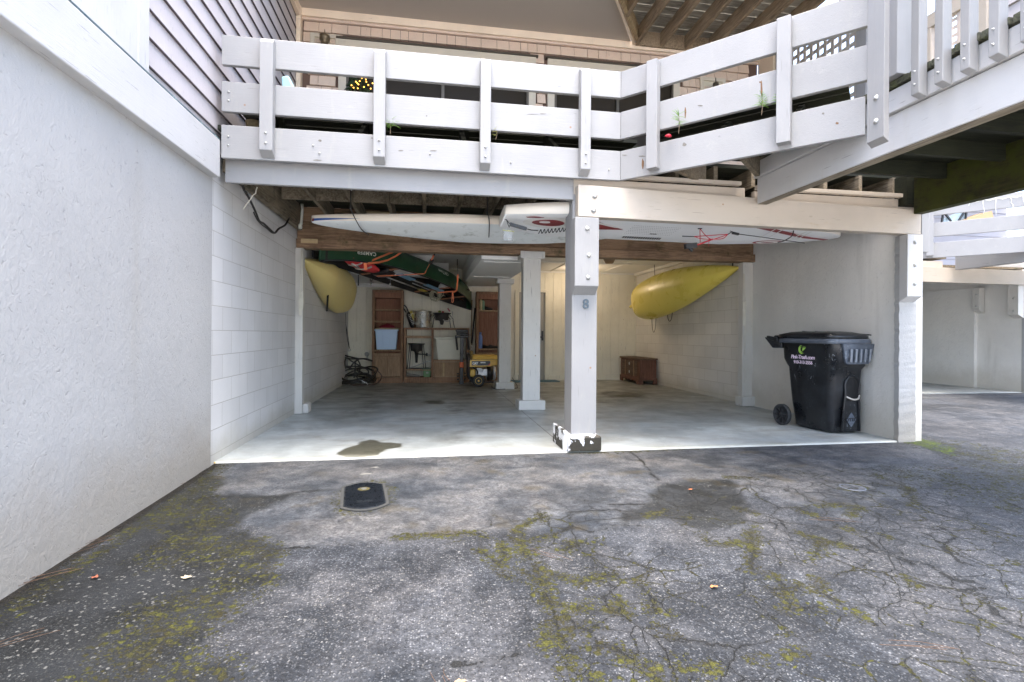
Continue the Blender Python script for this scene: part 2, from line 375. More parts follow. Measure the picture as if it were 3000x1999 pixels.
P_alli = gp(CB, [(1250, 520), (2180, 420), (2700, 300), (3500, 250), (4600, 500), (4600, 1600), (4200, 2400), (1800, 2400), (1480, 1100), (1300, 820), (1000, 720)])
MOSS = [gp(CB, p) for p in (
    [(560, 665), (760, 650), (1050, 645), (1130, 665)], [(1300, 680), (1340, 760), (1400, 860), (1430, 950), (1480, 1040), (1500, 1120), (1540, 1200), (1580, 1300), (1600, 1400), (1650, 1470), (1760, 1520), (1850, 1560), (1950, 1620)],
    [(1040, 740), (1130, 790), (1210, 880), (1250, 905), (1380, 900)], [(1320, 850), (1380, 890), (1450, 880)], [(1400, 870), (1560, 890), (1690, 935), (1780, 900), (1880, 880)],
    [(1550, 1060), (1660, 1090), (1760, 1050)], [(1560, 1110), (1650, 1180), (1720, 1220), (1780, 1280), (1900, 1320), (1960, 1360)], [(1720, 1160), (1760, 1200)], [(1600, 1330), (1700, 1320), (1790, 1300)],
    [(2000, 930), (2060, 960), (2120, 1040), (2140, 1100)], [(1860, 1090), (1960, 1110)], [(1310, 690), (1420, 680), (1500, 650)], [(1280, 630), (1380, 570), (1450, 560), (1440, 530)], [(1620, 690), (1560, 740), (1690, 700)],
    [(1180, 690), (1200, 780), (1160, 830)], [(1900, 1030), (1940, 1060)], [(1450, 1300), (1480, 1220)], [(2000, 1380), (2100, 1440), (2150, 1520)])]
MOSS += [gp(CC, p) for p in (
    [(320, 640), (380, 700), (480, 700), (620, 680), (650, 600)], [(640, 640), (640, 780), (640, 860), (780, 890)], [(820, 970), (850, 1050), (850, 1100), (960, 1090), (1060, 1075)],
    [(760, 975), (860, 970), (930, 950)], [(1050, 690), (1050, 740), (1000, 770)], [(1040, 900), (1080, 940), (1020, 970)], [(940, 640), (1100, 690), (1240, 720)], [(1400, 640), (1460, 660)],
    [(1380, 290), (1480, 330), (1590, 370), (1620, 440)], [(900, 490), (1000, 530)], [(1060, 480), (1190, 470), (1300, 490), (1240, 540)], [(560, 490), (640, 520)],
    [(1130, 1020), (1190, 1060), (1260, 1100), (1330, 1135)], [(0, 1040), (40, 1100), (130, 1120)], [(70, 1200), (150, 1240)], [(840, 1365), (920, 1340)], [(660, 1370), (700, 1375)], [(170, 1390), (260, 1450)], [(340, 1440), (400, 1420)],
    [(1580, 900), (1620, 940)], [(2120, 480), (2230, 505)], [(480, 310), (640, 318)], [(0, 540), (150, 500)], [(1200, 600), (1330, 650)])]
P_slabfoot = [tuple(at(x, y, Z=-.01)[:2]) for x, y in ((1670, 1327), (1765, 1325), (1900, 1320), (2050, 1312))]
MOSS.append(P_slabfoot)
CRACK = [gp(CC, p) for p in (
    [(-200, 100), (-60, 200), (0, 260), (60, 330)], [(1180, 560), (1240, 600), (1300, 650), (1450, 740), (1600, 800), (1730, 830), (1800, 870), (1900, 915), (1980, 912)], [(1560, 900), (1720, 950), (1900, 970), (2100, 960), (2303, 1060), (2600, 1200)],
    [(850, 990), (780, 890), (640, 860)], [(1060, 980), (1130, 1020), (1280, 1130), (1430, 1180)], [(500, 480), (640, 520), (800, 560), (860, 640), (960, 640), (1100, 690), (1280, 720), (1450, 760), (1620, 820)],
    [(1700, 640), (1800, 700), (1900, 800), (2000, 830)], [(1400, 520), (1500, 620), (1640, 680), (1700, 720)], [(1900, 340), (2100, 420), (2303, 500)], [(1800, 600), (1880, 660), (1800, 710), (1850, 760)],
    [(2000, 600), (2100, 640), (2303, 720)], [(2100, 1060), (2180, 1140), (2303, 1190)], [(1580, 980), (1680, 1060)], [(1740, 480), (1930, 545)])]
CRACK += [gp(CB, p) for p in ([(0, 410), (60, 395), (160, 385)], [(1600, 520), (1630, 600), (1500, 640)], [(1620, 440), (1850, 470), (2080, 470)], [(1600, 520), (1800, 510), (1900, 500), (2000, 560)], [(1180, 690), (1220, 800)], [(900, 1420), (1100, 1400), (1300, 1360)], [(1850, 600), (2000, 590), (2100, 600)], [(1500, 660), (1640, 610), (1740, 640), (1860, 600)])]
CRACK += [gp(CA, [(1240, 500), (1500, 510), (1700, 480), (1900, 460)]), gp(CA, [(1640, 785), (1800, 775)])]
def warp(X, Y): return X+.05*(fbm(X*9, Y*9, 3)-.5)+.02*(vnoise(X*40, Y*40, 5)-.5), Y+.05*(fbm(X*9, Y*9, 11)-.5)+.02*(vnoise(X*40, Y*40, 13)-.5)
def warp2(X, Y): return X+.16*(fbm(X*5, Y*5, 23)-.5)+.05*(fbm(X*30, Y*30, 5)-.5), Y+.16*(fbm(X*5, Y*5, 31)-.5)+.05*(fbm(X*30, Y*30, 17)-.5)
def A_moss(X, Y):
    m = np.zeros(X.shape); x2, y2 = warp2(X, Y)
    m = np.maximum(m, .56*soft(x2, y2, P_green, .25)); m = np.maximum(m, 1.4*soft(x2, y2, P_bright, .04)); m = np.maximum(m, .74*soft(x2, y2, P_mossL, .12))
    cp = at(2497, 1427, Z=-.02); r = np.hypot(X-cp.x, Y-cp.y); m = np.maximum(m, .85*np.exp(-((r-.095)/.03)**2))
    mh = at(1068, 1452, Z=-.02); r = np.hypot((X-mh.x)/1.0, (Y-mh.y)/1.7); m = np.maximum(m, .52*np.exp(-((r-.18)/.05)**2))
    m = np.maximum(m, .70*np.exp(-((X+1.64)/.08)**2)*(Y < 4.6)); return m
def A_md(X, Y):
    x, y = warp(X, Y); d = np.full(X.shape, 1.)
    for i, p in enumerate(MOSS): d = np.minimum(d, seg_dist(x, y, p)*(.75 if i == 1 else 1.))
    return np.minimum(d, .5)
def A_cd(X, Y):
    x, y = warp(X, Y); d = np.full(X.shape, 1.)
    for p in CRACK+MOSS[:30]: d = np.minimum(d, seg_dist(x, y, p))
    return np.minimum(d, .5)
def A_wf(X, Y): return np.where(Y < 4.55, np.clip(X+1.728, 0, 1), 1.)
def A_apron(X, Y):
    x, y = warp2(X, Y); return np.maximum(soft(x, y, P_apron, .03), (Y > 7.7)*1.)
def A_dark(X, Y):
    x, y = warp2(X, Y); return np.maximum(soft(x, y, P_dark, .03), soft(x, y, P_hole, .03))
def A_alli(X, Y):
    x, y = warp2(X, Y); return soft(x, y, P_alli, .25)
def gz(X, Y):
    z = -.014-.011*np.clip(4.55-Y, 0, 6)
    x, y = warp(X, Y); ap = A_apron(X, Y)
    return z+.006*(fbm(X*2.1, Y*2.1, 2)-.5)*(np.abs(Y-4.6) > .15)+.004*ap*(Y < 4.4)
def asphalt():
    n = N('weathered_asphalt'); P = n.tc.outputs['Object']; M = lambda a, b: n.math('MULTIPLY', a, b)
    ap, dk, ms, md, cd, wf, al = (n.attr(k) for k in ('apron', 'dark', 'moss', 'md', 'cd', 'wf', 'alli'))
    pw = n.mix(.012, P, n.noisec(55, 2))
    cell = n.vor(105, 'F1', pw, 'Color'); dist = n.vor(105, 'F1', pw); c3 = n.xyz(cell)
    cell2 = n.vor(60, 'F1', pw, 'Color'); dist2 = n.vor(60, 'F1', pw); d3 = n.xyz(cell2)
    big = n.noise(.85, 5, .6); mid = n.noise(3.4, 7, .68); fine = n.noise(190, 2, .6); grit = n.noise(60, 5, .75)
    wear = n.ramp(n.math('ADD', M(big, .6), M(mid, .4)), .40, .58)          # 0 dark and tight, 1 pale and worn
    binder = n.mix(wear, (.055, .065, .082), (.19, .20, .225))
    stone = n.mix(n.ramp(c3[0], 0, 1, 0, 1), (.075, .085, .105), n.mix(wear, (.36, .375, .40), (.58, .59, .62)))
    stone = n.mix(n.ramp(c3[1], .90, 1., 0, .5), stone, (.68, .67, .63))
    on = M(n.ramp(dist, .30, .50, 1, 0), n.math('LESS_THAN', c3[2], n.math('SUBTRACT', .88, n.math('ADD', M(dk, .30), M(ap, .10)))))
    col = n.mix(on, binder, stone)
    on2 = M(n.math('LESS_THAN', n.math('ADD', d3[2], n.ramp(n.noise(6, 4, .7), .35, .65, -.06, .10)), n.math('ADD', n.math('SUBTRACT', .11, M(ap, .07)), M(dk, .07))), n.math('LESS_THAN', dist2, n.math('ADD', .14, M(d3[0], .30))))
    col = n.mix(on2, col, n.mix(n.math('POWER', d3[1], 2.), (.15, .16, .17), (.62, .62, .60)))
    # seal coat beside the slab: finer grain, cloudy
    sm = n.ramp(n.noise(1.9, 7, .66, n.coord((.8, 1.2, 1))), .36, .62)
    seal = n.mix(sm, (.13, .15, .18), (.42, .425, .44)); seal = n.mix(M(n.ramp(n.noise(2.7, 6, .62, n.coord(loc=(4, 2, 0))), .48, .66), .5), seal, (.36, .345, .345))
    seal = n.mix(M(n.ramp(n.noise(2.1, 6, .65, n.coord(loc=(14, 2, 0))), .52, .64), .6), seal, (.06, .075, .095))
    col = n.mix(M(ap, .70), col, seal)
    col = n.mix(1., col, n.mix(n.ramp(grit, .32, .68), (.50, .50, .50), (1.45, 1.45, 1.45)), 'MULTIPLY')
    mot = n.ramp(n.noise(11, 7, .78), .34, .66); col = n.mix(1., col, n.mix(mot, (.62, .64, .68), (1.28, 1.27, 1.25)), 'MULTIPLY')
    blue = n.ramp(n.noise(1.3, 4, .6, n.coord(loc=(6, 6, 0))), .4, .65); col = n.mix(1., col, n.mix(blue, (1.03, 1.0, .98), (.96, .99, 1.04)), 'MULTIPLY')
    # loose dark gravelly ground
    dcol = n.mix(on2, n.mix(M(on, c3[0]), n.mix(n.ramp(mid, .4, .6), (.009, .011, .010), (.034, .040, .045)), (.15, .16, .155)), (.42, .42, .40))
    col = n.mix(M(dk, .88), col, dcol)
    # cracks: jagged, thin, from real distances
    jag = M(n.math('SUBTRACT', n.noise(26, 6, .75), .5), .055)
    cdj = n.math('ABSOLUTE', n.math('ADD', cd, jag)); wid = n.ramp(n.noise(4, 3), .35, .65, .0012, .008)
    ck = n.ramp(n.math('DIVIDE', cdj, wid), .7, 1.5, 1, 0)
    w1 = n.mix(.09, P, n.noisec(5, 6)); w2 = n.mix(.018, w1, n.noisec(38, 4))
    e = n.vor(2.6, 'DISTANCE_TO_EDGE', w2); e2 = n.vor(7.6, 'DISTANCE_TO_EDGE', w2)
    g1 = n.ramp(n.noise(1.5, 3), .40, .50); g2 = n.ramp(n.noise(2.0, 3, .5, n.coord(loc=(9, 9, 0))), .40, .50)
    c1 = M(n.ramp(e, .001, .007, 1, 0), g1); c2 = M(n.ramp(e2, .002, .015, 1, 0), g2)
    alc = M(n.math('MAXIMUM', c1, c2), al); allc = n.math('MAXIMUM', ck, alc)
    soil = M(n.math('MAXIMUM', n.ramp(cdj, .0, .05, .5, 0), M(al, n.math('MAXIMUM', M(n.ramp(e, .0, .05, .6, 0), g1), M(n.ramp(e2, .0, .09, .5, 0), g2)))), n.ramp(grit, .35, .6))
    col = n.mix(soil, col, (.07, .07, .065)); col = n.mix(M(allc, .85), col, (.022, .022, .018))
    # moss: small cushions that crowd together along cracks and in damp areas
    fn = n.noise(90, 4, .7); clump = n.ramp(n.noise(5.5, 6, .7, None, .4), .36, .64)
    near = n.ramp(md, .0, .075, 1., 0)
    am = M(M(n.math('MAXIMUM', M(n.ramp(e, .0, .030, .9, 0), g1), M(n.ramp(e2, .0, .07, .8, 0), g2)), al), n.ramp(n.noise(1.9, 4, .6, n.coord(loc=(2, 5, 0))), .46, .58))
    mt = n.math('MAXIMUM', n.math('MAXIMUM', ms, near), am); prob = M(mt, n.math('ADD', .22, M(clump, .95)))
    mw = n.mix(.03, P, n.noisec(30, 4)); mks = []
    for scv, k_ in ((34, .62), (75, .55), (140, .40)):
        cc_ = n.xyz(n.vor(scv, 'F1', mw, 'Color')); dd_ = n.vor(scv, 'F1', mw)
        mks.append(M(n.math('LESS_THAN', cc_[0], M(prob, k_*1.25)), n.ramp(dd_, .36, .62, 1, 0)))
    mk = n.math('MAXIMUM', n.math('MAXIMUM', mks[0], mks[1]), mks[2]); mk = M(mk, n.ramp(mt, .12, .3))
    mcol = n.mix(n.ramp(n.noise(7, 6, .75, n.coord(loc=(1, 8, 0))), .36, .64), (.085, .072, .02), (.25, .255, .03)); mcol = n.mix(n.ramp(ms, .78, .92), mcol, (.34, .50, .03))
    mcol = n.mix(n.ramp(fn, .35, .62, .65, 0), mcol, (.05, .05, .015)); mcol = n.mix(M(mks[2], .35), mcol, (.16, .12, .03))
    col = n.mix(M(n.ramp(prob, .25, .9), .45), col, (.05, .048, .035)); col = n.mix(mk, col, mcol)
    col = n.mix(M(M(n.ramp(n.noise(3.3, 5, .6, n.coord(loc=(3, 3, 0))), .56, .68), ap), .35), col, (.24, .185, .08))
    # dirt packed against the foot of the wall
    wd = n.ramp(n.math('ADD', wf, M(n.math('SUBTRACT', n.noise(14, 6, .75), .5), .16)), .035, .07, 1, 0); col = n.mix(wd, col, n.mix(n.ramp(fn, .4, .6), (.012, .011, .008), (.07, .055, .032)))
    col = n.mix(1., col, (.255, .255, .245), 'MULTIPLY')
    yy = n.xyz()[1]; col = n.mix(n.ramp(yy, .3, .85, 1, 0), col, n.mix(mid, (.50, .49, .46), (.66, .65, .62)))   # unseen ground behind the viewpoint, made pale to bounce light up
    h = n.math('ADD', M(on, .55), M(on2, .9)); h = n.math('ADD', h, M(mk, n.math('ADD', .9, fn)))
    h = n.math('SUBTRACT', h, M(allc, 2.4)); h = n.math('ADD', n.math('ADD', h, M(grit, .9)), M(wd, n.math('ADD', 1., M(fn, 2))))
    rough = n.math('MAXIMUM', n.math('SUBTRACT', n.ramp(mid, .3, .7, .55, .85), M(ap, .10)), M(mk, .95))
    return n.out(col, rough, n.bump(h, .8, .006), spec=.35)
def ax(a, b, d, far_lo, far_hi):
    core = np.arange(a, b, d); lo = [far_lo*(.45**k) for k in range(9)]; hi = [far_hi*(.45**k) for k in range(9)]
    lo = [v for v in sorted(lo) if v < a-.3]; hi = [v for v in sorted(hi) if v > b+.3]
    return np.array(lo+list(core)+hi)
xs = ax(-1.75, 6.4, .0125, -300, 400); xs = np.unique(np.concatenate([xs, np.arange(6.4, 14, .06)]))
ys = ax(.9, 4.62, .0125, -300, 400); ys = np.unique(np.concatenate([ys, np.arange(4.62, 12.5, .05)]))
ground = grid_mesh('driveway', xs, ys, gz, {'apron': A_apron, 'dark': A_dark, 'moss': A_moss, 'md': A_md, 'cd': A_cd, 'wf': A_wf, 'alli': A_alli}, asphalt())

# garage slab
P_oil = [tuple(at(x, y, Z=0)[:2]) for x, y in ((995, 1328), (1010, 1318), (1050, 1305), (1060, 1293), (1085, 1288), (1110, 1296), (1150, 1296), (1170, 1300), (1165, 1310), (1130, 1318), (1105, 1334), (1060, 1340), (1015, 1338))]
P_oil2 = [tuple(at(x, y, Z=0)[:2]) for x, y in ((1240, 1176), (1290, 1172), (1310, 1180), (1290, 1186), (1250, 1184))]
P_oil3 = [tuple(at(x, y, Z=0)[:2]) for x, y in ((1750, 1150), (1800, 1146), (1880, 1155), (1900, 1166), (1840, 1165), (1790, 1168))]
P_tire = [[tuple(at(x, y, Z=0)[:2]) for x, y in q] for q in (((1040, 1215), (1080, 1170), (1090, 1140)), ((1330, 1210), (1370, 1150), (1380, 1130)), ((1770, 1180), (1850, 1150)), ((1400, 1240), (1330, 1290)))]
def B_oil(X, Y):
    x, y = X+.10*(fbm(X*6, Y*6, 3)-.5), Y+.10*(fbm(X*6, Y*6, 7)-.5)
    return np.maximum(np.maximum(soft(x, y, P_oil, .03), .6*soft(x, y, P_oil2, .05)), .55*soft(x, y, P_oil3, .08))
def B_tire(X, Y):
    d = np.full(X.shape, 9.)
    for p in P_tire: d = np.minimum(d, seg_dist(X+.3*(fbm(X*2, Y*2, 5)-.5), Y, p))
    return np.exp(-(d/.22)**2)
def concrete():
    n = N('stained_concrete'); oil, tire = n.attr('oil'), n.attr('tire')
    a = n.noise(1.3, 7, .62, n.coord((1, .8, 1)), .8); b = n.noise(3.1, 7, .68, n.coord((.6, 1.3, 1), loc=(4, 1, 0)), .6)
    col = n.mix(n.ramp(a, .30, .70), (.30, .325, .315), (.50, .535, .52))
    col = n.mix(n.math('MULTIPLY', n.ramp(b, .46, .70), .62), col, (.25, .24, .20))
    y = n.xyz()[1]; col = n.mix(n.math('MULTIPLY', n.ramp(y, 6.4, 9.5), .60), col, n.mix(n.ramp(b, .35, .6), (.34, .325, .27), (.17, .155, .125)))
    col = n.mix(n.math('MULTIPLY', n.ramp(n.noise(2.2, 6, .7, n.coord(loc=(8, 3, 0))), .56, .72), .55), col, (.62, .68, .66))
    col = n.mix(n.math('MULTIPLY', n.ramp(n.noise(5.2, 6, .7, n.coord((.5, 1.4, 1), loc=(2, 9, 0))), .60, .74), .6), col, (.14, .13, .11))
    col = n.mix(n.math('MULTIPLY', n.math('MULTIPLY', tire, n.ramp(n.noise(3, 5, .6), .35, .65)), .65), col, (.12, .115, .10))
    col = n.mix(n.math('MULTIPLY', n.ramp(n.math('ADD', oil, n.math('MULTIPLY', n.noise(12, 5), .35)), .25, .85), .93), col, n.mix(n.noise(14, 5), (.030, .028, .014), (.075, .07, .042)))
    edge = n.ramp(n.math('ADD', y, n.math('MULTIPLY', n.noise(4, 5), .25)), 4.66, 4.82, 1, 0); col = n.mix(n.math('MULTIPLY', edge, .5), col, (.42, .41, .33))
    x = n.xyz()[0]   # saw-cut joint up the middle of the slab
    jt = n.ramp(n.math('ABSOLUTE', n.math('SUBTRACT', x, 1.28)), .004, .009, 1, 0); jt = n.math('MULTIPLY', jt, n.ramp(y, 4.7, 4.75)); col = n.mix(n.math('MULTIPLY', jt, .8), col, (.07, .065, .05))
    h = n.math('SUBTRACT', n.math('MULTIPLY', n.noise(60, 5, .7), .3), n.math('MULTIPLY', jt, 1.))
    return n.out(col, n.ramp(n.noise(3, 5), .35, .7, .28, .55), n.bump(h, .2, .003), spec=.5)
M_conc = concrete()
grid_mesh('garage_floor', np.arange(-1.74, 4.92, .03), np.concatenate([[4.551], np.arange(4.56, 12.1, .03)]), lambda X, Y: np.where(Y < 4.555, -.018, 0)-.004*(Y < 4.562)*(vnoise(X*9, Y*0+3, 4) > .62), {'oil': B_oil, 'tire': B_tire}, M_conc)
o = MB().box(4.98, 11.5, 8.30, 16, -.06, 0).build('neighbouring_garage_floor', M_conc); struct(o)
# ================================================================= the big structure
XL, XR, XRI = -1.728, 4.78, 4.88
# left wall: rough stucco in front, painted block behind
t = thing('garage_wall', 'long left wall, rough white stucco in front and painted block further in', 'wall', (XL, 4.5, 0))
MB().box(XL-.25, XL, .8, 4.47, -.3, 2.62).build('stucco_panel', M_stucco, t)
MB().box(XL-.25, XL-.004, 4.47, 12.0, -.3, 2.62).build('block_masonry', M_block, t)
t['_o'] = tuple(t.location)
# upper siding wall above it
t = thing('siding_wall', 'pale lilac lap-sided wall above the left stucco wall', 'wall', (XL, 4.5, 2.6))
mb = MB(); z = 2.5355; Y0s, Y1s = .8, 7.1
while z < 6.2:
    mb.add([(-1.712, Y0s, z), (-1.712, Y1s, z), (-1.728, Y1s, z+.18), (-1.728, Y0s, z+.18), (-1.80, Y0s, z), (-1.80, Y1s, z), (-1.80, Y1s, z+.18), (-1.80, Y0s, z+.18)],
           [(0, 1, 2, 3), (4, 7, 6, 5), (0, 4, 5, 1), (3, 2, 6, 7), (0, 3, 7, 4), (1, 5, 6, 2)]); z += .1765
mb.build('lap_siding', M_siding, t)
mb = MB(); z = 2.5355
while z < 6.2:
    mb.box(-1.7275, -1.7105, Y0s, Y1s, z-.006, z-.0005) ; z += .1765
mb.build('shadow_gap', plain('siding_gap', (.10, .08, .085), .9), t)
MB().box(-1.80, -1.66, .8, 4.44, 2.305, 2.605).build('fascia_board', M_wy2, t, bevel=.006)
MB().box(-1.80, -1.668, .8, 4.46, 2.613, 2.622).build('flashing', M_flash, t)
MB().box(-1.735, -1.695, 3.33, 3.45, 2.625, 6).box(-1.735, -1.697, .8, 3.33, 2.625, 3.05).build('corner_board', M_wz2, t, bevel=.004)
MB().box(-1.715, -1.66, 6.98, 7.1, 2.75, 5.3).build('inner_corner_trim', M_trim, t, bevel=.003)
MB().box(-1.715, -1.665, 5.4, 6.98, 5.16, 5.30).build('top_trim', M_trim, t, bevel=.003)

# right wall: stucco front, post end, block behind
t = thing('garage_end_wall', 'grey stucco wall behind the black bin, with a white plastered end face', 'wall', (XR, 4.56, 0))
MB().hexa([(4.765, 4.575, -.3), (5.06, 4.575, -.3), (5.06, 7.24, -.3), (4.875, 7.24, -.3), (4.765, 4.575, 2.10), (5.06, 4.575, 2.10), (5.06, 7.24, 2.10), (4.875, 7.24, 2.10)]).build('stucco_panel', M_stucco2, t)
mb = MB(); rs = random.Random(4); prof = []
for i in range(60):
    z = -.05+i*(2.15/59); prof.append(z)
secs = []
for z in prof:
    j = rs.uniform(-.005, .005); k = rs.uniform(-.005, .005)
    secs.append([(4.752+j, 4.545+k*.4, z), (4.955+k, 4.545+j*.4, z), (4.985+k, 4.60, z), (4.752+j, 4.60, z)])
mb.loft(secs, smooth=False).build('end_face', M_stucco, t)
MB().hexa([(4.772, 4.60, 2.10), (5.06, 4.60, 2.10), (5.06, 7.2, 2.10), (4.88, 7.2, 2.10), (4.772, 4.60, 2.62), (5.06, 4.60, 2.62), (5.06, 7.2, 2.62), (4.88, 7.2, 2.62)]).build('upper_fill', M_stucco2, t)
t = thing('block_wall', 'beige painted block wall beside the wooden chest', 'wall', (XRI, 7.3, 0))
MB().box(XRI, 5.1, 7.24, 12.0, -.3, 2.62).build('block_masonry', M_block2, t)

# back wall of grooved panelling
t = thing('panelled_back_wall', 'beige vertical-grooved panelling across the back of the carport', 'wall', (1.5, 11.62, 0))
mb = MB(); x = -1.75; rs = random.Random(3)
while x < 4.9:
    if not (1.95 < x+.1 < 2.72): mb.box(x+.0015, x+.1985, 11.60, 11.64, .12, 2.62)
    else: mb.box(x+.003, x+.197, 11.60, 11.64, 2.06, 2.62)
    x += .2
mb.build('grooved_boards', M_panel, t, bevel=.002)
MB().box(-1.8, 2.0, 11.642, 11.70, -.1, 2.7).box(2.72, 5.0, 11.642, 11.70, -.1, 2.7).box(2.0, 2.72, 11.642, 11.7, 2.06, 2.7).build('backing', M_dark, t)
MB().box(-1.73, 1.95, 11.585, 11.62, 0, .118).box(2.76, 4.88, 11.585, 11.62, 0, .118).build('baseboard', M_panel, t, bevel=.002)
MB().box(-1.72, -1.42, 11.585, 11.60, .62, .88).box(-1.10, -.88, 11.583, 11.60, .60, .80).build('outlet_panel', M_panel, t, bevel=.002)
# door at the back
t = thing('entry_door', 'grey-beige door in the back wall behind the middle posts', 'door', (2.35, 11.6, 0))
MB().box(2.03, 2.66, 11.62, 11.66, .01, 2.03).build('door_leaf', plain('door_paint', (.36, .35, .31), .5, .05), t)
MB().box(1.95, 2.03, 11.57, 11.66, 0, 2.08).box(2.66, 2.75, 11.57, 11.66, 0, 2.08).box(2.03, 2.66, 11.57, 11.66, 2.03, 2.10).build('frame', M_panel, t, bevel=.003)
h = MB().box(2.58, 2.62, 11.60, 11.622, .92, 1.14).tube([(2.60, 11.61, 1.0), (2.60, 11.55, 1.0), (2.52, 11.55, 1.0)], .012).build('handle', M_blk, t)
t = tag(MB().box(1.72, 2.90, 11.12, 11.55, .001, .016).build('door_mat', plain('blue_mat', (.10, .19, .24), .9, .2, 40), origin=(2.3, 11.3, 0)), 'flat blue mat in front of the back door', 'mat')
# ceiling
t = thing('garage_ceiling', 'pale panelled ceiling inside the carport', 'ceiling', (1.5, 9.4, 2.52))
MB().box(-1.73, XRI, 7.29, 11.6, 2.52, 2.56).build('ceiling_boards', M_ceil, t)
mb = MB()
for yy in (8.55, 10.0): mb.box(1.56, 4.85, yy, yy+.04, 2.507, 2.519)
for xx in (2.75, 3.95): mb.box(xx, xx+.04, 7.3, 11.55, 2.5075, 2.5195)
mb.box(1.56, 4.85, 11.54, 11.58, 2.49, 2.519).box(4.80, 4.86, 7.3, 11.54, 2.46, 2.519)
mb.build('cover_strip', M_trimw, t)
t = thing('duct_box', 'boxed-in dropped beam running back over the inner posts', 'boxed beam', (1.15, 9.4, 2.14))
MB().box(.74, 1.56, 7.33, 11.59, 2.14, 2.515).build('panel', M_ceil, t)
mb = MB()
for yy in (7.55, 9.55, 11.52): mb.box(.80, 1.50, yy, yy+.045, 2.128, 2.139)
mb.box(.725, .739, 7.4, 10.4, 2.30, 2.32); mb.build('cover_strip', M_trimw, t)
t = thing('low_soffit', 'lowered ceiling panel in the back left corner above the hose', 'soffit', (-.9, 10.5, 2.14))
MB().box(-1.73, .05, 9.6, 11.59, 2.15, 2.515).build('panel', M_ceil, t)
MB().box(-1.73, .05, 11.50, 11.58, 2.07, 2.149).build('cover_strip', M_trimw, t); MB().box(-1.73, .04, 9.585, 9.60, 2.12, 2.2).build('cover_strip', M_trimw, t)
MB().box(.05, .40, 10.6, 11.59, 2.0, 2.515).build('boxed_duct', M_ceil, t)

# second row: brown beam and posts
t = thing('timber_beam', 'stained brown timber beam across the carport behind the paddle boards', 'beam', (1.5, 7.15, 2.18))
MB().box(-1.72, 4.93, 7.13, 7.27, 2.30, 2.54).build('upper_timber', M_brown, t, bevel=.004)
MB().box(-1.72, 4.90, 7.08, 7.27, 2.182, 2.298).build('lower_plank', M_brown, t, bevel=.004)
MB().box(-1.66, -1.45, 7.072, 7.079, 2.24, 2.297).build('repair_block', M_ply, t)
def inner_post(x0, x1, y0, y1, z1_, label):
    t = thing('carport_post', label, 'post', ((x0+x1)/2, (y0+y1)/2, 0))
    MB().box(x0, x1, y0, y1, 0, z1_).build('shaft', M_cz, t, bevel=.005)
    MB().box(x0-.065, x1+.065, y0-.065, y1+.06, 0, .135).build('base_block', M_cz, t, bevel=.01)
    MB().box(x0-.05, x1+.05, y0-.05, y1+.05, z1_-.10, z1_-.002).build('cap_block', M_cz, t, bevel=.006)
    return t
inner_post(1.315, 1.565, 7.12, 7.30, 2.235, 'cream post under the brown beam, in the middle of the carport')
inner_post(1.345, 1.575, 9.82, 10.05, 2.138, 'cream post beside the yellow generator')
t = thing('carport_post', 'slim cream post against the right wall with white cord on it', 'post', (4.78, 7.2, 0))
MB().box(4.70, 4.868, 7.12, 7.235, 0, 2.18).build('shaft', M_cz, t, bevel=.005)
MB().box(4.655, 4.88, 7.05, 7.236, 0, .15).build('base_block', M_cz, t, bevel=.012)
t = thing('carport_post', 'narrow cream post against the left block wall', 'post', (-1.68, 7.2, 0))
MB().box(-1.727, -1.638, 7.10, 7.22, 0, 2.18).build('shaft', M_cz, t, bevel=.004)
MB().box(-1.637, -1.56, 7.10, 7.30, 0, .13).build('base_block', M_cz, t, bevel=.02)
MB().box(-1.729, -1.722, 7.088, 7.10, 0, 2.18).build('edge_strip', M_cz, t)

# front post with bolted block, base and house number
t = thing('front_post', 'big white front post with the number 8 and a peeling base', 'post', (1.42, 4.65, 0))
MB().box(1.295, 1.535, 4.555, 4.80, .10, 2.40).build('shaft', M_wz, t, bevel=.006)
mb = MB().loft([[(1.26, 4.555-.035, 0), (1.575, 4.52, 0), (1.575, 4.86, 0), (1.26, 4.86, 0)], [(1.26, 4.52, .125), (1.575, 4.52, .125), (1.575, 4.86, .125), (1.26, 4.86, .125)], [(1.285, 4.55, .15), (1.545, 4.55, .15), (1.545, 4.82, .15), (1.285, 4.82, .15)]], smooth=False)
mb.box(1.228, 1.259, 4.555, 4.98, 0, .185)
mb.build('base_block', M_peel, t, bevel=.006)
cb = MB().add([(1.29, 4.45, 1.505), (1.515, 4.45, 1.505), (1.515, 4.554, 1.43), (1.29, 4.554, 1.43), (1.29, 4.45, 2.125), (1.515, 4.45, 2.125), (1.515, 4.554, 2.125), (1.29, 4.554, 2.125)],
               [(3, 2, 1, 0), (4, 5, 6, 7), (0, 1, 5, 4), (1, 2, 6, 5), (2, 3, 7, 6), (3, 0, 4, 7)]).build('bolted_block', M_wz, t, bevel=.006)
def bolt(p, par, n=(0, -1, 0), r=.013):
    MB().lathe(p, [(r*1.7, 0), (r*1.7, .003), (r, .004), (r, .010), (r*.6, .013)], 10, n).build('bolt', M_steel, par)
for z in (1.58, 1.78, 2.02): bolt((1.41+.01*math.sin(z*40), 4.45, z), t)
num = text('house_number', '8', plain('iron_number', (.10, .13, .15), .5, metal=.3), t, (1.425, 4.548, 1.345), (1, 0, 0), (0, 0, 1), .125, .012, bold=.0012)

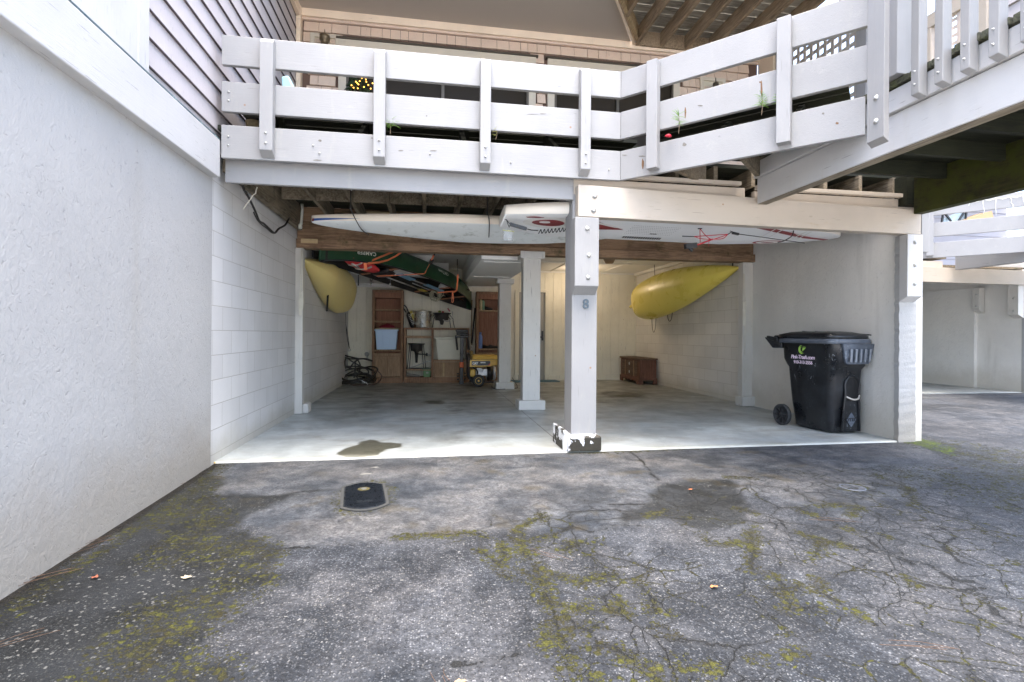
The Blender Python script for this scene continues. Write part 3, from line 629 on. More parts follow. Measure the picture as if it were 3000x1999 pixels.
# front cross beam (right bay) with its end block
t = thing('front_beam', 'cream-white beam from the front post to the end wall above the bin', 'beam', (3.1, 4.5, 2.13))
mb = MB().hexa([(1.318, 4.45, 2.13), (4.90, 4.45, 2.10), (4.90, 4.552, 2.10), (1.318, 4.552, 2.13), (1.318, 4.45, 2.415), (4.90, 4.45, 2.345), (4.90, 4.552, 2.345), (1.318, 4.552, 2.415)])
mb.build('beam', M_cx, t, bevel=.005)
for x, z in ((1.47, 2.32), (1.46, 2.19)): bolt((x, 4.45, z), t, r=.016)
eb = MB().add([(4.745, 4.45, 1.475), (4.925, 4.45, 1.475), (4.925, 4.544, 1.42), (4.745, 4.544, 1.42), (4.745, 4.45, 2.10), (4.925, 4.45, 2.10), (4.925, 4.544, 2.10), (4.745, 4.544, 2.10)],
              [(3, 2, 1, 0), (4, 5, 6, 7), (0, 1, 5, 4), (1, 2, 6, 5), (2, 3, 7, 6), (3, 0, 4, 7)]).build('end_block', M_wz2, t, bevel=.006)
for z in (1.60, 1.79, 2.02): bolt((4.83, 4.45, z), t)
MB().box(4.93, 5.02, 4.47, 4.60, 1.93, 2.40).build('side_strap', M_wz, t, bevel=.004)

# ---------------------------------------------------------------- balcony deck
t = thing('balcony_deck', 'white fascia and dark weathered joists that carry the balcony', 'deck', (0, 5.8, 2.5))
MB().box(-1.66, 1.30, 4.54, 4.585, 2.30, 2.515).build('fascia_board', M_wx, t, bevel=.004)
MB().box(1.302, 3.02, 4.552, 4.59, 2.355, 2.50).build('fascia_board', M_cx, t, bevel=.004)
MB().box(1.302, 2.95, 4.50, 4.55, 2.51, 2.545).build('ledger_strip', M_cx, t)
MB().box(3.12, 4.74, 4.553, 4.60, 2.34, 2.475).box(3.12, 4.76, 4.50, 4.552, 2.482, 2.52).box(4.74, 4.93, 4.553, 4.59, 2.34, 2.40).build('fascia_board', M_cx, t, bevel=.004)
for k in range(17):
    x = -1.70+.4*k
    if x > 1.35 and x < 2.9: y0 = 4.60
    elif x > 2.9: y0 = 4.60
    else: y0 = 4.59
    MB().box(x+.02, x+.06, y0, 7.10, 2.535, 2.71).build('joist', M_joist, t)
MB().box(-1.60, 4.9, 5.95, 5.99, 2.537, 2.70).build('blocking', M_joist, t)
MB().box(-1.70, -1.64, 4.60, 7.05, 2.40, 2.53).build('wall_ledger', M_joist, t)
MB().box(-1.72, 4.93, 7.06, 7.10, 2.545, 2.708).build('rear_ledger', M_brown, t)
mb = MB(); rs = random.Random(8)
for k in (0, 1, 3, 4, 7, 8):
    x = -1.24+.4*k; MB().box(x+.02, x+.33, 6.99, 7.03, 2.537, 2.537+rs.uniform(.07, .14)).build('packing_board', M_ply, t)
MB().box(-1.72, 4.93, 7.28, 7.31, 2.565, 2.745).box(-1.72, 4.93, 7.275, 7.285, 2.50, 2.56).build('closing_board', M_brown, t)
y = 4.49; mb = MB()
while y < 7.0: mb.box(-1.70, 4.9 if y > 4.6 else 1.7, y, y+.137, 2.712, 2.75); y += .143
tri = MB()
yy = 4.44   # triangular part of the deck in front of the bend
for k in range(9):
    a, b = yy-.137, yy
    tri.prism([(1.76+(4.44-b)*1.0, b), (3.0, b), (3.0, a), (1.76+(4.44-a)*1.0, a)], 2.712, 2.75); yy -= .143
mb.build('decking', M_shade, t); tri.build('decking', M_shade, t)
for (x0, y0, x1, y1) in ((2.05, 4.22, 2.62, 4.6), (2.45, 3.8, 2.98, 4.3)): MB().bar((x0, y0, 2.62), (x1, y1, 2.62), .04, .17).build('joist', M_joist, t)
mb = MB().bar((1.80, 4.42, 2.62), (2.95, 3.22, 2.62), .04, .17).build('angled_rim_joist', M_joist, t)
MB().box(4.74, 5.055, 4.454, 4.598, 2.405, 2.70).build('blocking', M_shade, bpy.data.objects['balcony_deck'])  # filler in the shade-coloured timber, added to darken this gap
# built-in bench behind the railing
t = thing('deck_bench', 'dark slatted bench built in behind the white balcony railing', 'bench', (0, 4.8, 2.75))
mb = MB()
for k in range(5): mb.box(-1.68, 1.62+.16*k, 4.53+.155*k, 4.67+.155*k, 3.035, 3.07)
mb.build('seat', M_shade, t)
for x in (-1.4, -.6, .3, 1.15): MB().bar((x, 4.60, 2.76), (x, 5.05, 3.03), .04, .08, (0, 1, 0)).box(x+.03, x+.07, 4.98, 5.07, 2.752, 3.033).build('leg', M_shade, t)
mb = MB()
a, b = Vector((1.80, 4.50, 0)), Vector((2.98, 3.30, 0)); d = (b-a).normalized(); nn = Vector((-d.y, d.x, 0))
for k in range(5):
    q = nn*(.10+.155*k)
    mb.bar(a+q+Vector((0, 0, 3.052)), b+q+Vector((0, 0, 3.052)), .14, .035)
mb.build('seat', M_shade, t)
for f in (.1, .45, .8): p = a.lerp(b, f); MB().bar(p+nn*.12+Vector((0, 0, 2.76)), p+nn*.6+Vector((0, 0, 3.03)), .04, .08).build('leg', M_shade, t)

# railing
rail = thing('balcony_railing', 'white three-board balcony railing that bends outward at the right', 'railing', (0, 4.44, 2.45))
rb = ((2.468, 2.735), (2.842, 3.085), (3.218, 3.457))
bd = [(1.708, 4.44), (3.02, 3.075)]; d = (Vector(bd[1])-Vector(bd[0])).normalized(); nn = Vector((-d.y, d.x))*.04
nn = Vector((.028, .030))
rs = random.Random(12)
for i, (a, b) in enumerate(rb):
    MB().prism([(-1.655, 4.44), (1.708, 4.44), (1.722, 4.48), (-1.655, 4.48)], a, b).build('rail_board', M_wx, rail, bevel=.004)
    ex = (2.90, 3.20)[0] if i == 0 else 2.99
    e0 = Vector(bd[0]); e1 = e0+d*(((2.978 if i == 0 else 2.985)-1.708)/d.x)
    MB().prism([tuple(e0+Vector((.001, 0))), tuple(e1), (e1.x+.03, e1.y+.03), (1.724, 4.48)], a+.002, b+.004*(i == 1)).build('rail_board', M_wx, rail, bevel=.004)
def baluster(x0, x1, y0, y1, z0, z1_, par):
    return MB().add([(x0, y0, z0+.045), (x1, y0, z0+.045), (x1, y1, z0), (x0, y1, z0), (x0, y0+.03, z1_), (x1, y0+.03, z1_), (x1, y1, z1_), (x0, y1, z1_), (x0, y0, z1_-.04), (x1, y0, z1_-.04)],
        [(3, 2, 1, 0), (4, 5, 6, 7), (0, 1, 9, 8), (8, 9, 5, 4), (1, 2, 6, 5, 9), (2, 3, 7, 6), (3, 0, 8, 4, 7)]).build('baluster', M_wz, par, bevel=.004)
for x0, x1 in ((-1.345, -1.245), (-.462, -.368), (.424, .513), (1.312, 1.402)):
    baluster(x0, x1, 4.36, 4.438, 2.482, 3.43, rail)
    for z in (2.58, 2.66): bolt(((x0+x1)/2, 4.36, z), rail, r=.006)
for f in (.17, .705):
    p = Vector(bd[0])+d*(1.893*f); n_ = Vector((-d.y, d.x)).normalized(); n_ = n_ if n_.y < 0 else -n_
    a = p-d*.047; b = p+d*.047
    q = [a+n_*.002, b+n_*.002, b+n_*.082, a+n_*.082]
    MB().prism([tuple(k) for k in q], 2.50, 3.43).build('baluster', M_wz, rail, bevel=.004)
for (x, z) in ((-.95, 2.61), (-.9, 2.55), (.0, 2.60), (.7, 2.57), (1.6, 2.56), (-1.6, 2.64), (-1.6, 2.57), (-1.6, 3.0), (-1.6, 2.93)): bolt((x, 4.44, z), rail, r=.005)

# rust runs, knots and splits the photo shows on the boards
def on_plane(px, py, a, b, lift=.0015):
    """point where the sight line through a photo pixel meets the upright plane through plan points a and b"""
    q = at(px, py, Y=3.0); o_ = Vector((0, 0, CAMH)); r_ = q-o_; a, b = Vector(a), Vector(b); nx, ny = (b-a).y, -(b-a).x
    t_ = (nx*a.x+ny*a.y)/(nx*r_.x+ny*r_.y); p_ = o_+r_*t_; k = Vector((nx, ny, 0)).normalized(); k = k if k.y < 0 else -k; return p_+k*lift
M_rust = plain('rust_stain', (.16, .085, .04), .8, .5, 60); M_knot = plain('knot_and_split', (.16, .145, .125), .8, .4, 60)
A_, B_ = (1.708, 4.44), (3.02, 3.075); F0, F1 = (-2, 4.44), (2, 4.44)
for (px, py, w_, h_, pa, pb, m_, nm) in ((2231, 262, 3, 26, A_, B_, M_rust, 'rust_streak'), (2228, 241, 4, 3, A_, B_, M_rust, 'rust_streak'), (2008, 330, 2.5, 18, A_, B_, M_rust, 'rust_streak'), (2453, 362, 5, 4, A_, B_, M_rust, 'rust_streak'), (1883, 480, 4, 16, A_, B_, M_rust, 'rust_streak'),
        (2005, 424, 8, 6, A_, B_, M_knot, 'knot'), (2053, 310, 9, 2, A_, B_, M_knot, 'knot'), (2412, 333, 4, 3, A_, B_, M_knot, 'knot'), (1880, 458, 12, 2, A_, B_, M_knot, 'split'), (1830, 455, 9, 1.5, A_, B_, M_knot, 'split'), (1560, 335, 18, 1.2, F0, F1, M_knot, 'split'), (1590, 334, 14, 1.2, F0, F1, M_knot, 'split'),
        (938, 412, 5, 4, F0, F1, M_knot, 'knot'), (2172, 443, 10, 1.5, F0, F1, M_knot, 'split') if False else (1175, 442, 9, 2, F0, F1, M_knot, 'knot'), (1090, 405, 3, 2.5, F0, F1, M_knot, 'knot'), (1250, 340, 3, 2, F0, F1, M_knot, 'knot'), (930, 470, 14, 2, F0, F1, M_knot, 'split'), (1270, 442, 12, 2, F0, F1, M_knot, 'split')):
    r_ = random.Random(int(px)); n_ = 11
    pts_ = [on_plane(px+w_*math.cos(2*PI*i/n_)*r_.uniform(.6, 1.15), py+h_*math.sin(2*PI*i/n_)*r_.uniform(.6, 1.15), pa, pb) for i in range(n_)]
    MB().add(pts_, [tuple(range(n_))]).build(nm, m_, rail)

# walkway bridge
t = thing('walkway_bridge', 'elevated walkway coming toward the camera over a dark mossy underside', 'walkway', (3.9, 3, 2.3))
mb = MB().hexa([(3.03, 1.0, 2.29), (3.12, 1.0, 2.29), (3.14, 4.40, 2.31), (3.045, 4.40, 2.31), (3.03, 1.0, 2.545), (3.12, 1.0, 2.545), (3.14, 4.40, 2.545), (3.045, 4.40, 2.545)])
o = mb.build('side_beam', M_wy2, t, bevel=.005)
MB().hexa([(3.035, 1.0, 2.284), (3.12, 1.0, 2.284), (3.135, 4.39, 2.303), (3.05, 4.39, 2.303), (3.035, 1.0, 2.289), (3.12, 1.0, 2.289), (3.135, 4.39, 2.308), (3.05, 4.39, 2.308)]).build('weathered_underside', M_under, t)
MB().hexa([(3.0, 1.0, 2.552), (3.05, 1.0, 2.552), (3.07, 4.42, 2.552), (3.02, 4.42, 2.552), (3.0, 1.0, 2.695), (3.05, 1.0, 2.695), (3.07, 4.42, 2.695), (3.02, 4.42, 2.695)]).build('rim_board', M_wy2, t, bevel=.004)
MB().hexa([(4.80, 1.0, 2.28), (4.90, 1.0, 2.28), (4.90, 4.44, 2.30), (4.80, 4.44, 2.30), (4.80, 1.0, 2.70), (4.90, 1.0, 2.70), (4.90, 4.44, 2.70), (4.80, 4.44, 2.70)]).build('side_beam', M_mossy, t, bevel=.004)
for y in (4.1, 3.6, 3.1, 2.05, 1.5): MB().box(3.15, 4.79, y, y+.04, 2.56, 2.70).build('joist', M_shade, t)
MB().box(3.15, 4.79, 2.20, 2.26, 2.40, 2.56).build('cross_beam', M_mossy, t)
MB().box(3.14, 4.80, 1.0, 4.40, 2.700, 2.7055).build('shade_underlay', M_shade, t)  # dark sheet below the boards, coloured as shade
mb = MB(); y = 4.40; rs = random.Random(5)
while y > 1.1: mb.box(2.992+rs.uniform(-.012, .006), 4.90, y-.137, y, 2.706, 2.750+rs.uniform(-.004, .004)); y -= .145
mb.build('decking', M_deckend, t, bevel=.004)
for k in range(12):
    y = 2.735-.148*k; z0 = 2.535
    MB().hexa([(2.93, y-.052, z0+.022), (2.992, y-.052, z0), (2.992, y, z0), (2.93, y, z0+.022), (2.93, y-.052, 3.9), (2.992, y-.052, 3.9), (2.992, y, 3.9), (2.93, y, 3.9)]).build('baluster', M_wz, t, bevel=.004)
    bolt((2.93, y-.026, z0+.08), t, (-1, 0, 0), .0035); bolt((2.93, y-.026, z0+.16), t, (-1, 0, 0), .0035)
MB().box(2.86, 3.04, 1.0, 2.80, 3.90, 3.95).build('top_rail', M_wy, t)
t = thing('corner_post', 'tall white corner post bolted where railing meets walkway', 'post', (2.75, 2.8, 2.25))
q = [at(x, y, Z=2.25) for x, y in ((2539, 421), (2589, 399), (2604, 415), (2553, 437))]
MB().prism([(p.x, p.y) for p in q], 2.25, 4.6).build('shaft', M_wz, t, bevel=.003)
L_, T_ = q[0], q[1]; nrm = (T_-L_).cross(Vector((0, 0, 1))); nrm = nrm.normalized(); nrm = nrm if nrm.x < 0 else -nrm
for z, f in ((2.36, .55), (2.50, .55)): bolt(L_.lerp(T_, f)+Vector((0, 0, z-2.25))+nrm*.001, t, nrm, .010)
MB().box(2.94, 3.06, 2.84, 2.98, 2.752, 4.6).build('inner_post', M_wz, t, bevel=.004)

# ---------------------------------------------------------------- upper floor front
t = thing('shingle_wall', 'pink-tan shingled wall of the upper flat, behind the balcony', 'wall', (1.5, 7.1, 2.75))
rs = random.Random(21); mb = MB(); WIN = [(-1.20, 1.46), (1.63, 3.62)]
def shingle_rows(x0, x1, y, mb, zlo=2.76, zhi=5.165, rowh=.14, holes=()):
    z = zhi-rowh; k = 0
    while z > zlo-.2:
        x = x0+rs.uniform(0, .1)
        while x < x1:
            w = rs.uniform(.10, .23); xe = min(x+w, x1); c = (x+xe)/2; zc_ = z+rowh/2
            if not any(a < c < b and zc_ < zt and zc_ > zb for a, b, zb, zt in holes):
                dy = rs.uniform(0, .004)
                mb.hexa([(x+.003, y-.030-dy, z), (xe-.003, y-.030-dy, z), (xe-.003, y, z), (x+.003, y, z), (x+.003, y-.008, z+rowh-.006), (xe-.003, y-.008, z+rowh-.006), (xe-.003, y, z+rowh-.006), (x+.003, y, z+rowh-.006)])
            x = xe
        z -= rowh
shingle_rows(-1.66, 4.75, 7.1, mb, holes=[(-1.22, 1.48, 2.7, 4.96), (1.61, 3.64, 2.7, 4.96)])
mb.build('shingles', M_shingle, t)
MB().box(-1.75, 4.9, 7.101, 7.25, 2.75, 5.35).build('backing', plain('shingle_gap', (.13, .08, .06), .9), t)
MB().box(-1.66, 5.0, 7.03, 7.09, 5.20, 5.30).build('frieze_board', M_trim, t, bevel=.003)
MB().box(-1.66, 5.0, 7.055, 7.092, 5.165, 5.198).build('moulding', M_shingle, t, bevel=.003)
M_wf = plain('window_casing', (.56, .50, .40), .5, .05)
M_al = plain('bronze_frame', (.10, .085, .065), .4, .1, metal=.5)
for a, b in WIN:
    w = MB().box(a, a+.10, 7.045, 7.1, 2.8, 4.95).box(b-.10, b, 7.045, 7.1, 2.8, 4.95).box(a+.10, b-.10, 7.045, 7.1, 4.84, 4.95).build('window', M_wf, t, bevel=.003)
    MB().box(a+.10, b-.10, 7.038, 7.075, 4.80, 4.838).box((a+b)/2+.02, (a+b)/2+.06, 7.045, 7.085, 2.8, 4.80).box(a+.10, a+.13, 7.045, 7.085, 2.8, 4.8).box(b-.13, b-.10, 7.045, 7.085, 2.8, 4.8).build('sash', M_al, w)
    MB().box(a+.10, b-.10, 7.085, 7.092, 2.8, 4.84).build('glass', M_glass, w)
    MB().box(a-.03, b+.03, 7.03, 7.1, 4.952, 4.975).build('drip_cap', M_al, w)
n_ = at(870, 120, Y=7.05)
w = MB().box(-1.56, -1.50, 7.05, 7.1, 4.62, 5.0).box(-1.24, -1.18, 7.05, 7.1, 4.62, 5.0).box(-1.50, -1.24, 7.05, 7.1, 4.95, 5.0).build('light_niche', M_wf, t, bevel=.002)
MB().box(-1.50, -1.24, 7.078, 7.082, 4.62, 4.95).build('niche_back', plain('niche_cream', (.6, .55, .43), .6), w)
t = thing('wall_lantern', 'dark metal lantern in a framed niche at the left end of the shingled wall', 'lantern', (-1.36, 7.0, 4.8))
MB().lathe((-1.36, 6.98, 4.74), [(.02, 0), (.09, .02), (.05, .07), (.04, .12), (.065, .13), (.065, .19), (.04, .205), (.008, .21), (.006, .27)], 20).build('cap', plain('pewter', (.17, .13, .08), .4, metal=.6), t)
MB().bar((-1.36, 6.98, 4.80), (-1.36, 7.08, 4.80), .02, .02).build('arm', M_al, t)
t = thing('wall_lantern', 'square framed light niche at the right end of the shingled wall', 'lantern', (4.1, 7.0, 4.8))
MB().box(3.95, 4.0, 7.05, 7.079, 4.5, 4.9).box(4.3, 4.35, 7.05, 7.079, 4.5, 4.9).box(4.0, 4.3, 7.05, 7.079, 4.85, 4.9).build('frame', M_wf, t)
MB().box(4.0, 4.3, 7.072, 7.079, 4.5, 4.85).build('niche_back', plain('niche_cream', (.6, .55, .43), .6), t)
MB().lathe((4.15, 6.98, 4.66), [(.02, 0), (.08, .02), (.045, .06), (.04, .12), (.008, .14), (.006, .2)], 16).build('cap', M_al, t)
t = thing('balcony_soffit', 'smooth brown-grey ceiling panel above the balcony', 'soffit', (0, 6, 5.3))
MB().prism([(-1.72, 7.09), (2.86, 7.05), (1.78, 5.4), (-1.72, 5.4)], 5.301, 5.33).build('panel', M_soffit, t)
MB().bar((1.78, 5.38, 5.33), (2.90, 7.03, 5.33), .035, .15).build('edge_board', M_trim, t)
MB().bar((1.85, 5.38, 5.36), (2.95, 6.99, 5.36), .05, .22).build('rough_edge_board', wood('pale_rough_wood', (.20, .13, .06), (.5, .38, .22), 'Y'), t)
t = thing('upper_deck', 'underside of a weathered upper deck with brown joists', 'deck', (4, 5.5, 5.3))
mb = MB(); y = 7.0
rs = random.Random(2)
while y > 4.5: mb.box(max(1.0, .74+(y-3.6)*.66-.1), 5.0, y-.135, y, 5.44+rs.uniform(0, .006), 5.475); y -= .145
mb.build('planks', M_upplank, t)
for k in range(6):
    x = 2.90+.38*k
    MB().box(x, x+.045, 4.5, 6.98, 5.24, 5.437).build('joist', M_updeck, t)
for k in range(4):
    x = 2.52-.38*k; MB().box(x, x+.045, 4.5, 6.98+(x-2.90)*1.5, 5.24, 5.437).build('joist', M_updeck, t)
MB().box(2.92, 5.0, 6.99, 7.028, 5.24, 5.44).build('ledger', M_updeck, t)

# lattice privacy screen on the right of the balcony and walkway
t = thing('privacy_screen', 'white lattice screen between posts at the right of the balcony', 'lattice screen', (4.95, 5.6, 2.75))
def lattice(y0, y1, z0, z1_, X, par, m, pitch=.095, w=.035):
    mb = MB(); y = y0
    while y < y1: mb.box(X, X+.008, y, y+w, z0, z1_); y += pitch
    z = z0
    while z < z1_: mb.box(X+.009, X+.017, y0, y1, z, z+w); z += pitch
    return mb.build('lattice_panel', m, par)
M_lat = plain('lattice_paint', (.42, .38, .33), .6, .1)
lattice(5.30, 6.55, 3.2, 5.2, 4.95, t, M_lat, .12, .05)
MB().box(4.93, 5.02, 6.56, 6.72, 2.75, 5.4).box(4.93, 5.02, 5.16, 5.30, 2.75, 5.4).build('post', M_wz, t, bevel=.004)
MB().box(4.90, 5.0, 6.73, 7.08, 2.75, 5.4).build('end_panel', M_trim, t)
t = thing('lap_sided_screen', 'pale lilac lap-sided panel and fine lattice seen through the walkway balusters', 'lattice screen', (4.95, 4, 2.75))
mb = MB(); z = 2.75
while z < 5.6: mb.hexa([(4.955, 4.50, z), (5.0, 4.50, z), (5.0, 5.15, z), (4.955, 5.15, z), (4.975, 4.50, z+.3), (5.0, 4.50, z+.3), (5.0, 5.15, z+.3), (4.975, 5.15, z+.3)]); z += .302
z = 2.75
while z < 5.6: mb.hexa([(4.955, 2.2, z), (5.0, 2.2, z), (5.0, 3.86, z), (4.955, 3.86, z), (4.975, 2.2, z+.3), (5.0, 2.2, z+.3), (5.0, 3.86, z+.3), (4.975, 3.86, z+.3)]); z += .302
mb.build('lap_siding', M_siding, t)
M_lat2 = plain('warm_lattice_paint', (.62, .52, .44), .6, .1)
lattice(3.97, 4.38, 3.2, 4.16, 4.95, t, M_lat2, .075, .03)
MB().box(4.93, 5.0, 3.87, 4.5, 4.165, 4.30).box(4.93, 5.0, 3.87, 3.96, 2.75, 4.16).box(4.93, 5.0, 4.39, 4.499, 2.75, 4.16).build('frame', M_cx, t, bevel=.003)

# ---------------------------------------------------------------- the neighbouring unit, set back to the right
DX, DY = 6.70, 3.76
M_sid2 = paint('far_lilac_siding', (.36, .34, .365), 'X')
nb = thing('neighbouring_carport', 'next carport to the right: shaded grey wall and cream beam', 'building', (8, 8.4, 0))
MB().box(11.48, 11.75, 8.32, 16, -.3, 2.62).build('wall', M_stucco2, nb)
MB().box(11.40, 11.48, 9.15, 16, -.3, 2.11).build('pilaster', M_stucco2, nb)
MB().box(4.985, 11.7, 15.2, 15.4, -.1, 3).build('back_wall', M_panel, nb)
MB().box(11.47, 11.73, 8.27, 8.319, -.1, 2.10).build('end_face', M_stucco, nb)
MB().hexa([(8.0, 8.22, 2.10), (11.62, 8.22, 2.085), (11.62, 8.31, 2.085), (8.0, 8.31, 2.10), (8.0, 8.22, 2.385), (11.62, 8.22, 2.36), (11.62, 8.31, 2.36), (8.0, 8.31, 2.385)]).build('beam', M_cx, nb, bevel=.004)
for y0, y1, z0 in ((9.00, 9.13, 1.56), (8.28, 8.46, 1.44)):
    cbk = MB().add([(11.33, y0, z0+.07), (11.33, y1, z0+.07), (11.47, y1, z0), (11.47, y0, z0), (11.33, y0, 2.10), (11.33, y1, 2.10), (11.47, y1, 2.10), (11.47, y0, 2.10)],
          [(3, 2, 1, 0), (4, 5, 6, 7), (0, 1, 5, 4), (1, 2, 6, 5), (2, 3, 7, 6), (3, 0, 4, 7)]).build('bolted_block', M_cz, nb, bevel=.005)
    for z in (z0+.15, z0+.4): MB().lathe((11.33, (y0+y1)/2, z), [(.02, 0), (.014, .012)], 8, (-1, 0, 0)).build('bolt', M_steel, cbk)
MB().box(5.0, 11.7, 8.32, 15.2, 2.40, 2.44).build('ceiling', M_joist, nb)
MB().box(8.0, 9.62, 8.3, 8.34, 2.39, 2.50).build('fascia_board', M_cx, nb)
MB().box(9.72, 9.83, 5, 8.15, 2.32, 2.58).build('walkway_beam', M_wy, nb, bevel=.005)
MB().box(9.84, 11.6, 5, 8.15, 2.60, 2.64).build('walkway_deck', M_joist, nb)
MB().box(4.985, 9.7, 8.3, 12, 2.55, 2.6).build('deck_floor', M_joist, nb)
nr = thing('neighbouring_railing', 'white three-board railing of the next balcony, hung with string lights', 'railing', (9.4, 7, 2.5))
a0, a1 = Vector((8.408, 8.20)), Vector((10.9, 5.62)); dd = (a1-a0).normalized(); off = Vector((.03, .03))
for (a, b) in rb: MB().prism([tuple(a0), tuple(a1), tuple(a1+off), tuple(a0+off)], a, b).build('rail_board', M_wx, nr, bevel=.004)
for f in (.15, .53, .90):
    p = a0+dd*(a1-a0).length*f; n_ = Vector((dd.y, -dd.x)); n_ = n_ if n_.y < 0 else -n_
    MB().prism([tuple(p-dd*.05+n_*.002), tuple(p+dd*.05+n_*.002), tuple(p+dd*.05+n_*.08), tuple(p-dd*.05+n_*.08)], 2.50, 3.43).build('baluster', M_wz, nr, bevel=.004)
mb = MB(); rs = random.Random(31); M_str = plain('string_light_wire', (.78, .78, .75), .5)
for k in range(16):
    p = a0+dd*(a1-a0).length*(.30+.045*k); n_ = Vector((-.7, -.7))*.012
    z0 = 3.40; L = rs.uniform(.08, .3); pts = [Vector((p.x+n_.x, p.y+n_.y, z0))]
    for j in range(4): pts.append(pts[-1]+Vector((dd.x*rs.uniform(-.02, .03), dd.y*rs.uniform(-.02, .03), -L/4)))
    mb.tube(pts, .004, 5)
    q = a0+dd*(a1-a0).length*(.30+.045*(k+1)); mb.tube([pts[0], (Vector((p.x+q.x, p.y+q.y, 0))/2+Vector((n_.x, n_.y, 3.37))), Vector((q.x+n_.x, q.y+n_.y, 3.40))], .004, 5)
tag(mb.build('string_lights', M_str, origin=(9.6, 6.9, 3.3)), 'tangled white icicle string lights over the next balcony railing', 'string lights')
t = thing('added_shade_eave', 'eave added to shade the next balcony', 'eave', (10, 9.6, 5.2))  # added for the shade it throws on the balcony and wall
MB().box(5.1, 14.5, 8.5, 10.95, 5.2, 5.3).build('soffit', M_soffit, t)
# next flat's upper wall, its furniture
t = thing('far_siding_wall', 'lilac siding wall and white window bars behind the next balcony', 'wall', (10, 10.9, 2.6))
mb = MB(); z = 2.6
while z < 5: mb.hexa([(5.0, 10.86, z), (14.5, 10.86, z), (14.5, 10.9, z), (5.0, 10.9, z), (5.0, 10.88, z+.2), (14.5, 10.88, z+.2), (14.5, 10.9, z+.2), (5.0, 10.9, z+.2)]); z += .201
mb.build('lap_siding', M_sid2, t)
mb = MB()
for k in range(14): mb.box(9.0+.16*k, 9.055+.16*k, 10.80, 10.85, 2.8, 4.6)
mb.build('window_bar', M_wz, t)
MB().box(8.9, 11.2, 10.852, 10.858, 2.8, 4.6).build('glass', M_glass, t)
t = thing('folding_lounge_chair', 'light blue sling chair with a dark folding frame on the next balcony', 'chair', (9.9, 8.9, 2.6))
q0 = at(2770, 665, Y=8.9)
MB().slab([at(2768, 640, Y=8.9), at(2826, 615, Y=8.9), at(2828, 652, Y=8.95), at(2760, 662, Y=8.95)], (0, .02, 0)).build('sling', plain('pale_blue_fabric', (.45, .58, .66), .8), t)
for qa, qb in (((2764, 620), (2786, 648)), ((2832, 612), (2808, 648)), ((2764, 620), (2757, 668)), ((2832, 612), (2826, 668))): MB().bar(at(*qa, Y=8.88), at(*qb, Y=8.88), .03, .03).build('frame_tube', M_blk, t)
q = at(2832, 640, Y=8.7)
tag(MB().slab([at(2832, 642, Y=8.8), at(2906, 618, Y=8.8), at(2914, 648, Y=8.8), at(2832, 655, Y=8.8)], (0, .3, 0)).build('cardboard_box', plain('cardboard', (.42, .28, .15), .8), origin=tuple(q)), 'brown cardboard box lying on the next balcony behind the railing', 'box')
# ================================================================= boats and boards
M_kayak = plain('yellow_kayak_plastic', (.74, .61, .24), .36, .08, 2, bump=.03, bs=6)
M_kayak2 = plain('bright_yellow_kayak_plastic', (.82, .68, .13), .30, .06, 2, bump=.03, bs=6)
def kayak(name, label, bow, stern, hull, beam, m, ex=1.05):
    """hull = direction the bottom of the boat faces"""
    bow, stern = Vector(bow), Vector(stern); e1 = stern-bow; L = e1.length; e1.normalize()
    h = Vector(hull); h = (h-e1*h.dot(e1)).normalized(); e2 = e1.cross(h)
    t = thing(name, label, 'kayak', tuple((bow+stern)/2)); secs = []; M_ = 64
    for i in range(M_+1):
        s = i/M_; s = .5-.5*math.cos(PI*s)
        b = beam/2*(math.sin(PI*min(s/.68*.5, .5))**ex) if s < .68 else beam/2*(max(0, 1-((s-.68)/.32)**2.4))**.7
        b = max(b, .006)
        hd = .24*(min(1, s/.30)**.6)*(1 if s < .78 else max(.10, 1-((s-.78)/.22)**2*.80)); hd = max(hd, .02)
        up = .13*(min(1, s/.25)**.7)*(1 if s < .85 else max(.2, 1-((s-.85)/.15)**2*.7)); up = max(up, .012)
        rock = -.10*(1-min(1, s/.35))**2 - .16*max(0, (s-.82)/.18)**2
        vee = .35*(1-min(1, s/.55))+.04+.25*max(0, (s-.86)/.14)
        g = []
        prof = [(0, 1.0), (.10, 1-.10*vee), (.32, 1-.34*vee), (.58, .92-.5*vee), (.78, .74-.45*vee), (.92, .42-.2*vee), (1.0, .08), (.985, -.10), (.86, -.62), (.55, -.92), (.2, -1.0)]
        full = prof+[(-x, y) for x, y in prof[::-1] if x > 0]
        for (x, y) in full:
            yy = y*hd if y > 0 else y*up
            if .44 < abs(x) < .64 and .3 < s < .86 and y > 0: yy -= .018*math.sin(PI*(s-.3)/.56)**2
            g.append(bow+e1*(L*s)+e2*(x*b)+h*(yy+rock))
        secs.append(g)
    MB().loft(secs).build('hull', m, t)
    # little stern keel
    a = bow+e1*(L*.90); b_ = stern+e1*.15
    MB().loft([[a+h*.08+e2*.01, a+h*.02+e2*.06, a-h*.06, a+h*.02-e2*.06], [stern-e1*.02+h*.03+e2*.01, stern-e1*.02-h*.03+e2*.045, stern-e1*.02-h*.10, stern-e1*.02-h*.03-e2*.045], [b_-h*.06+e2*.006, b_-h*.08+e2*.012, b_-h*.11, b_-h*.08-e2*.012]]).build('keel', m, t)
    return t, bow, e1, e2, h, L
k1, *_k = kayak('kayak', 'dull yellow kayak hung on its side along the left block wall', (-1.655, 7.40, 2.07), (-1.50, 10.0, 1.68), (1, 0, -.22), .76, M_kayak)
k2, *_k2 = kayak('kayak', 'bright yellow kayak slung on the right block wall above the chest', (4.72, 7.36, 2.13), (4.36, 10.7, 1.68), (-1, 0, -.14), .84, M_kayak2, .82)
M_gold = plain('carry_handle', (.03, .03, .03), .5)
